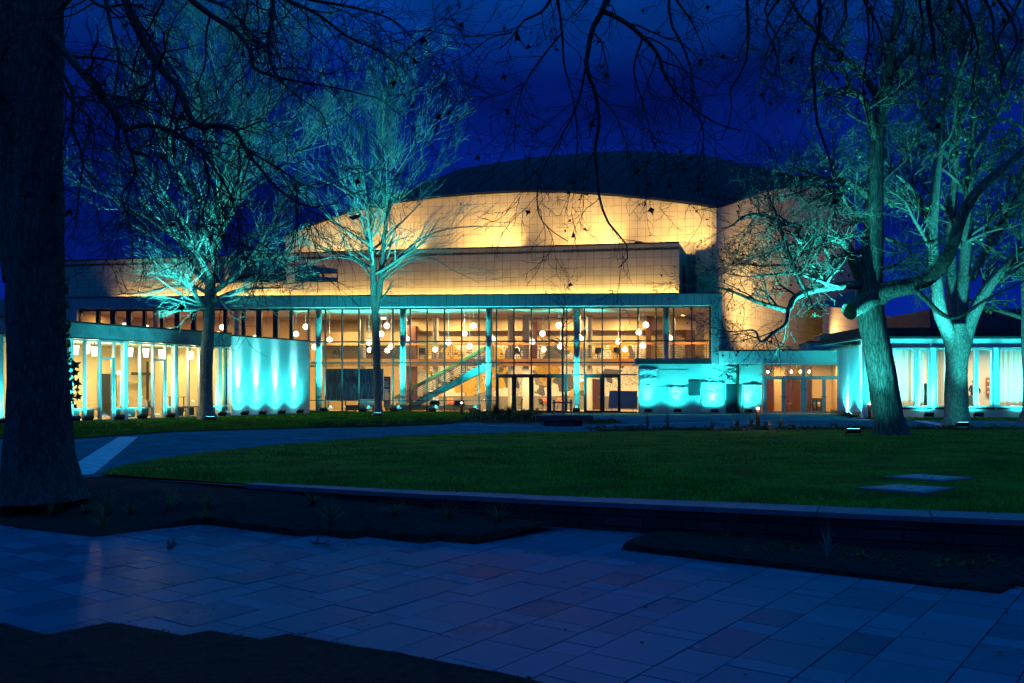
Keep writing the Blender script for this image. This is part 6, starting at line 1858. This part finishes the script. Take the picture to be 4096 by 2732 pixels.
    a3 = sprout(*a2, 5, .2, 1, 25, 60, .4, .7, 4, .16, (0, 0, .01), .6, rmin=.0065, taper=.2)
    cr = Bag(); cr.add(a1, 5); cr.add(a2, 4); cr.add(a3, 3)
    cr.build('crown', M['twig4'], t)
    v, f = leaves(a3[0][: len(a3[0]) * 11 // 22], .16, .085, 33, .6)
    np_mesh('leaves', v, f, M['deadleaf'], t)

    # forked tree
    rng = np.random.default_rng(66)
    b = G(3828, 1711); D = b.y; px = D / 2238
    t = thing('forked_tree', 'forked tree with pale smooth limbs lit brightly cyan before the gallery windows', 'tree', tuple(b), 'big trees of the square')
    tr = Bag()
    bark_trunk(tr, limb([w(2196, 990, D), w(2196, 970, D), w(2195, 900, D), w(2197, 830, D), w(2199, 780, D), w(2198, 745, D)], [x * px for x in (36, 29, 24.5, 24, 28, 25)], 40), 36, 80, .06, .08, .2, 6)
    L5 = [
        limb([w(2196, 822, D), w(2183, 775, D - .1), w(2160, 720, D - .3), w(2148, 640, D - .3), w(2140, 560, D - .4), w(2146, 440, D - .5), w(2160, 300, D - .5), w(2172, 150, D), w(2185, -60, D)], (.33, .1), 26),
        limb([w(2203, 815, D), w(2208, 690, D + .2), w(2216, 590, D + .4), w(2222, 470, D + .5), w(2232, 300, D + .6), w(2250, 120, D + .8), w(2262, -80, D + 1)], (.3, .09), 26),
        limb([w(2206, 820, D), w(2236, 720, D - .3), w(2268, 660, D - .5), w(2320, 600, D - .8), w(2380, 540, D - 1), w(2440, 450, D - 1)], (.3, .11), 24),
        limb([w(2200, 780, D), w(2186, 680, D + .4), w(2182, 560, D + .7), w(2190, 420, D + .9), w(2200, 260, D + 1), w(2206, 60, D + 1)], (.27, .08), 24),
        limb([w(2232, 640, D), w(2270, 560, D + .4), w(2320, 480, D + .8), w(2370, 380, D + 1)], (.16, .05), 20),
        limb([w(2144, 520, D), w(2100, 440, D), w(2060, 400, D), w(2020, 360, D)], (.12, .03), 20),
        limb([w(2160, 330, D), w(2110, 240, D), w(2090, 140, D), w(2080, 0, D)], (.12, .03), 20),
        limb([w(2230, 360, D), w(2290, 260, D), w(2340, 140, D), w(2380, 20, D)], (.13, .04), 20),
    ]
    for l in L5[:5]: bark_trunk(tr, l, 18, 60, .05, .08, 0, 3)
    for l in L5[5:]: tr.add(l, 10)
    tr.build('trunk', M['bark2'], t)
    P = np.concatenate([catmull(l[0][0], 22)[None] for l in L5]); Rr = np.concatenate([catmull(l[1][0][:, None], 22)[None, :, 0] for l in L5])
    a0 = sprout(P, Rr, 11, .22, 1, 25, 60, 3.0, .4, 10, .1, (0, 0, .02), .35, rmin=.03, taper=.4)
    a1 = sprout(*a0, 7, .15, 1, 25, 65, 1.5, .5, 7, .13, (0, 0, .01), .4, rmin=.014, taper=.4)
    a2 = sprout(*a1, 6, .15, 1, 25, 60, .75, .6, 5, .14, (0, 0, .0), .5, rmin=.0095, taper=.3)
    a3 = sprout(*a2, 3, .2, 1, 25, 60, .35, .7, 3, .15, (0, 0, .0), .6, rmin=.007, taper=.2)
    cr = Bag(); cr.add(a0, 6); cr.add(a1, 4); cr.add(a2, 3); cr.add(a3, 3)
    cr.build('crown', M['twig4'], t)
    v, f = leaves(a2[0], .5, .11, 35, .5); v2, f2 = leaves(a3[0], .12, .1, 36, .5)
    np_mesh('leaves', np.concatenate([v, v2]), np.concatenate([f, f2 + len(v)]), M['leaf'], t)

    # leafy tree farther right, partly outside the picture
    rng = np.random.default_rng(77)
    D = 46
    bx, by = P2(4130, D)
    t = thing('leafy_tree', 'tree still holding small green leaves at the far end of the gallery wing', 'tree', (bx, by, 0), 'big trees of the square')
    tr = Bag()
    bark_trunk(tr, limb([(bx, by, -.05), (bx, by, 1), (bx - .1, by, 4), (bx - .2, by, 8), (bx - .3, by, 13), (bx - .4, by, 18)], [.5, .42, .38, .3, .18, .05], 30), 26, 60, .05, .08, .3, 2)
    tr.build('trunk', M['bark2'], t)
    ls = []
    for i in range(16):
        a = i * 2.4; z = 4 + i * .8; p = np.array([[bx - .15, by, z]])
        ls.append(grow(p, np.array([[math.cos(a), math.sin(a), .55]]), np.array([5.6 - i * .18]), np.array([.13 - i * .004]), 14, .08, (0, 0, -.01), .2))
    lb = Bag()
    for l in ls: lb.add(l, 7)
    P, Rr = cat(*ls)
    a1 = sprout(P, Rr, 9, .15, 1, 30, 70, 1.9, .45, 7, .12, (0, 0, -.03), .4, rmin=.014)
    a2 = sprout(*a1, 6, .15, 1, 30, 65, .85, .6, 5, .14, (0, 0, -.04), .5, rmin=.009)
    lb.add(a1, 4); lb.add(a2, 3); lb.build('crown', M['twig4'], t)
    v, f = leaves(a2[0], .9, .16, 5, .8); v2, f2 = leaves(a2[0][:, :4], .8, .15, 6, .8); v3, f3 = leaves(a2[0][:, :3], .8, .15, 7, .8)
    np_mesh('leaves', np.concatenate([v, v2, v3]), np.concatenate([f, f2 + len(v), f3 + len(v) + len(v2)]), M['leaf'], t)
    spot(t, (bx - 2.2, by - 3.4, .4), (bx - .5, by, 10), 3600, 100, .9, TEAL, .1)
big_right()
# ================================================================== the person behind the counter
def person():
    fz = .3
    d = 3.9
    u = Rt.u(3893, d); X, Y, _ = Rt(u, d, 0)
    t = thing('person', 'person in a dark jumper leaning on the reception counter in the gallery window', 'person', (X, Y, fz))
    LOCAL.add(t.name)
    # joints: standing, leaning forward over the counter, one forearm raised to the face
    V = [(0, .0, .95), (0, -.02, 1.1), (-.01, -.07, 1.28), (-.02, -.12, 1.43), (-.05, -.15, 1.5), (-.06, -.16, 1.56),
         (.16, -.12, 1.4), (.31, -.18, 1.17), (.16, -.42, 1.02), (-.2, -.11, 1.41), (-.33, -.2, 1.18), (-.16, -.45, 1.05),
         (.09, 0, .9), (.1, -.02, .5), (.1, .02, .08), (.11, -.1, .04), (-.09, 0, .9), (-.1, -.02, .5), (-.1, .02, .08), (-.11, -.1, .04)]
    Rd = [.15, .145, .16, .13, .06, .055, .075, .055, .035, .075, .055, .035, .095, .065, .045, .035, .095, .065, .045, .035]
    E_ = [(0, 1), (1, 2), (2, 3), (3, 4), (4, 5), (3, 6), (6, 7), (7, 8), (3, 9), (9, 10), (10, 11), (0, 12), (12, 13), (13, 14), (14, 15), (0, 16), (16, 17), (17, 18), (18, 19)]
    def skin(name, V, E_, Rd, mats, sub=2):
        me = bpy.data.meshes.new(name); me.from_pydata(V, E_, [])
        o = link_mesh(name, me, mats, t)
        o.modifiers.new('skin', 'SKIN'); s = o.modifiers.new('sub', 'SUBSURF'); s.levels = s.render_levels = sub
        for q, r in zip(me.skin_vertices[0].data, Rd): q.radius = (r, r * .8 if r > .1 else r)
        me.skin_vertices[0].data[0].use_root = True
        return o
    body = skin('body', V, E_, Rd, M['cloth'])
    # head as one surface with brow, nose, chin and ears
    bm = bmesh.new(); bmesh.ops.create_icosphere(bm, subdivisions=4, radius=1)
    for v in bm.verts:
        x, y, z = v.co
        k = 1 - .22 * max(0, -z) ** 1.5
        px, py, pz = x * .078 * k, y * .098, z * .118
        if y < 0:
            n = math.exp(-((x / .16) ** 2 + ((z + .12) / .2) ** 2)); py -= .024 * n
            for sx in (-1, 1): py += .012 * math.exp(-(((x - sx * .36) / .16) ** 2 + ((z - .08) / .13) ** 2))
            py -= .008 * math.exp(-((x / .3) ** 2 + ((z + .5) / .08) ** 2)); py -= .01 * math.exp(-((x / .4) ** 2 + ((z + .85) / .2) ** 2))
        e = math.exp(-((y / .22) ** 2 + ((z + .05) / .25) ** 2)) * (abs(x) > .8)
        px += math.copysign(.016 * e, x)
        v.co = (px, py, pz)
    me = bpy.data.meshes.new('head'); bm.to_mesh(me); bm.free(); me.polygons.foreach_set('use_smooth', [True] * len(me.polygons))
    hd = link_mesh('head', me, M['skin'], t); hd.location = (-.065, -.19, 1.66); hd.rotation_euler = (.25, 0, -.2)
    bm = bmesh.new(); bmesh.ops.create_icosphere(bm, subdivisions=4, radius=1)
    for v in bm.verts:
        x, y, z = v.co
        q = 1 + .06 * mnoise.noise(v.co * 5)
        v.co = (x * .089 * q, y * .108 * q + .012, max(z, -.5 - .3 * y) * .128 * q + .012)
    bmesh.ops.delete(bm, geom=[v for v in bm.verts if v.co.y < -.045 and v.co.z < .055], context='VERTS')
    me = bpy.data.meshes.new('hair'); bm.to_mesh(me); bm.free()
    hr = link_mesh('hair', me, M['hair'], t); hr.location = hd.location; hr.rotation_euler = hd.rotation_euler
    # hands: palm, four fingers of unequal length and a thumb
    for sx, wr in ((1, Vector((.16, -.42, 1.02))), (-1, Vector((-.16, -.45, 1.05)))):
        f = Vector((-sx * .75, -.62, -.2)).normalized(); side = Vector((sx * .62, -.75, 0)).normalized()
        V = [tuple(wr), tuple(wr + f * .05)]; E2 = [(0, 1)]; Rr2 = [.026, .03]
        for k, L in enumerate((.07, .08, .075, .058)):
            o = side * (.03 - .02 * k); p1 = wr + f * .09 + o; p2 = p1 + f * L * .55 - Vector((0, 0, .012)); p3 = p2 + f * L * .4 - Vector((0, 0, .026))
            b = len(V); V += [tuple(p1), tuple(p2), tuple(p3)]; E2 += [(1, b), (b, b + 1), (b + 1, b + 2)]; Rr2 += [.0105, .009, .0075]
        p1 = wr + f * .03 + side * .035; p2 = p1 + f * .035 + side * .02; b = len(V); V += [tuple(p1), tuple(p2)]; E2 += [(0, b), (b, b + 1)]; Rr2 += [.012, .009]
        skin('hand', V, E2, Rr2, M['skin'], 1)
person()

# ================================================================== sky and render settings
wd = bpy.data.worlds.new('World'); SC.world = wd; wd.use_nodes = True
N, L = wd.node_tree.nodes, wd.node_tree.links
N.clear()
out = N.new('ShaderNodeOutputWorld'); bg = N.new('ShaderNodeBackground')
tc = N.new('ShaderNodeTexCoord'); sep = N.new('ShaderNodeSeparateXYZ'); L.new(tc.outputs['Generated'], sep.inputs[0])
ramp = N.new('ShaderNodeValToRGB'); e = ramp.color_ramp.elements
# brightness of the dusk dome from the horizon up
e[0].position = .0; e[0].color = (.0010, .011, .19, 1)
e[1].position = 1.0; e[1].color = (.001, .26, .85, 1)
for p, c in ((.12, (.0007, .009, .15)), (.3, (.0006, .008, .115)), (.5, (.001, .08, .40))):
    q = e.new(p); q.color = (*c, 1)
mx = N.new('ShaderNodeMath'); mx.operation = 'MAXIMUM'; mx.inputs[1].default_value = 0
L.new(sep.outputs['Z'], mx.inputs[0]); L.new(mx.outputs[0], ramp.inputs[0])
# the afterglow lies behind the camera
yr = N.new('ShaderNodeMapRange'); yr.inputs['From Min'].default_value = .3; yr.inputs['From Max'].default_value = -1; yr.inputs['To Min'].default_value = 0; yr.inputs['To Max'].default_value = 1
L.new(sep.outputs['Y'], yr.inputs['Value'])
m1 = N.new('ShaderNodeMix'); m1.data_type = 'RGBA'; L.new(yr.outputs[0], m1.inputs['Factor']); L.new(ramp.outputs[0], m1.inputs['A']); m1.inputs['B'].default_value = (.004, .055, .30, 1)
# soft clouds
mp = N.new('ShaderNodeMapping'); mp.inputs['Scale'].default_value = (1.0, 1.0, 2.6); L.new(tc.outputs['Generated'], mp.inputs['Vector'])
nz_ = N.new('ShaderNodeTexNoise'); nz_.inputs['Scale'].default_value = 3.2; nz_.inputs['Detail'].default_value = 6; nz_.inputs['Roughness'].default_value = .5; nz_.inputs['Distortion'].default_value = .4
L.new(mp.outputs[0], nz_.inputs['Vector'])
cr = N.new('ShaderNodeMapRange'); cr.inputs['From Min'].default_value = .33; cr.inputs['From Max'].default_value = .68; cr.inputs['To Min'].default_value = .55; cr.inputs['To Max'].default_value = 1.75
L.new(nz_.outputs['Fac'], cr.inputs['Value'])
m2 = N.new('ShaderNodeMix'); m2.data_type = 'RGBA'; m2.blend_type = 'MULTIPLY'; m2.inputs['Factor'].default_value = 1
L.new(m1.outputs['Result'], m2.inputs['A']); L.new(cr.outputs[0], m2.inputs['B'])
L.new(m2.outputs['Result'], bg.inputs['Color']); bg.inputs['Strength'].default_value = 1.0
L.new(bg.outputs[0], out.inputs['Surface'])

SC.view_settings.view_transform = 'Standard'; SC.view_settings.look = 'None'; SC.view_settings.exposure = 0; SC.view_settings.gamma = 1
SC.render.engine = 'CYCLES'
cy = SC.cycles
cy.use_denoising = True
try: cy.denoiser = 'OPENIMAGEDENOISE'; cy.denoising_prefilter = 'ACCURATE'; cy.denoising_input_passes = 'RGB_ALBEDO_NORMAL'
except Exception: pass
cy.use_adaptive_sampling = True; cy.adaptive_threshold = .006
cy.max_bounces = 6; cy.diffuse_bounces = 2; cy.glossy_bounces = 3; cy.transmission_bounces = 4; cy.transparent_max_bounces = 12
cy.caustics_reflective = False; cy.caustics_refractive = False
cy.sample_clamp_indirect = 1.2; cy.sample_clamp_direct = 0
cy.use_light_tree = True
cy.blur_glossy = .3
SC.render.use_persistent_data = False
print('LIGHTS', NL[0], 'OBJ', len(SC.objects), 'TRIS', sum(len(o.data.polygons) for o in SC.objects if o.type == 'MESH'))
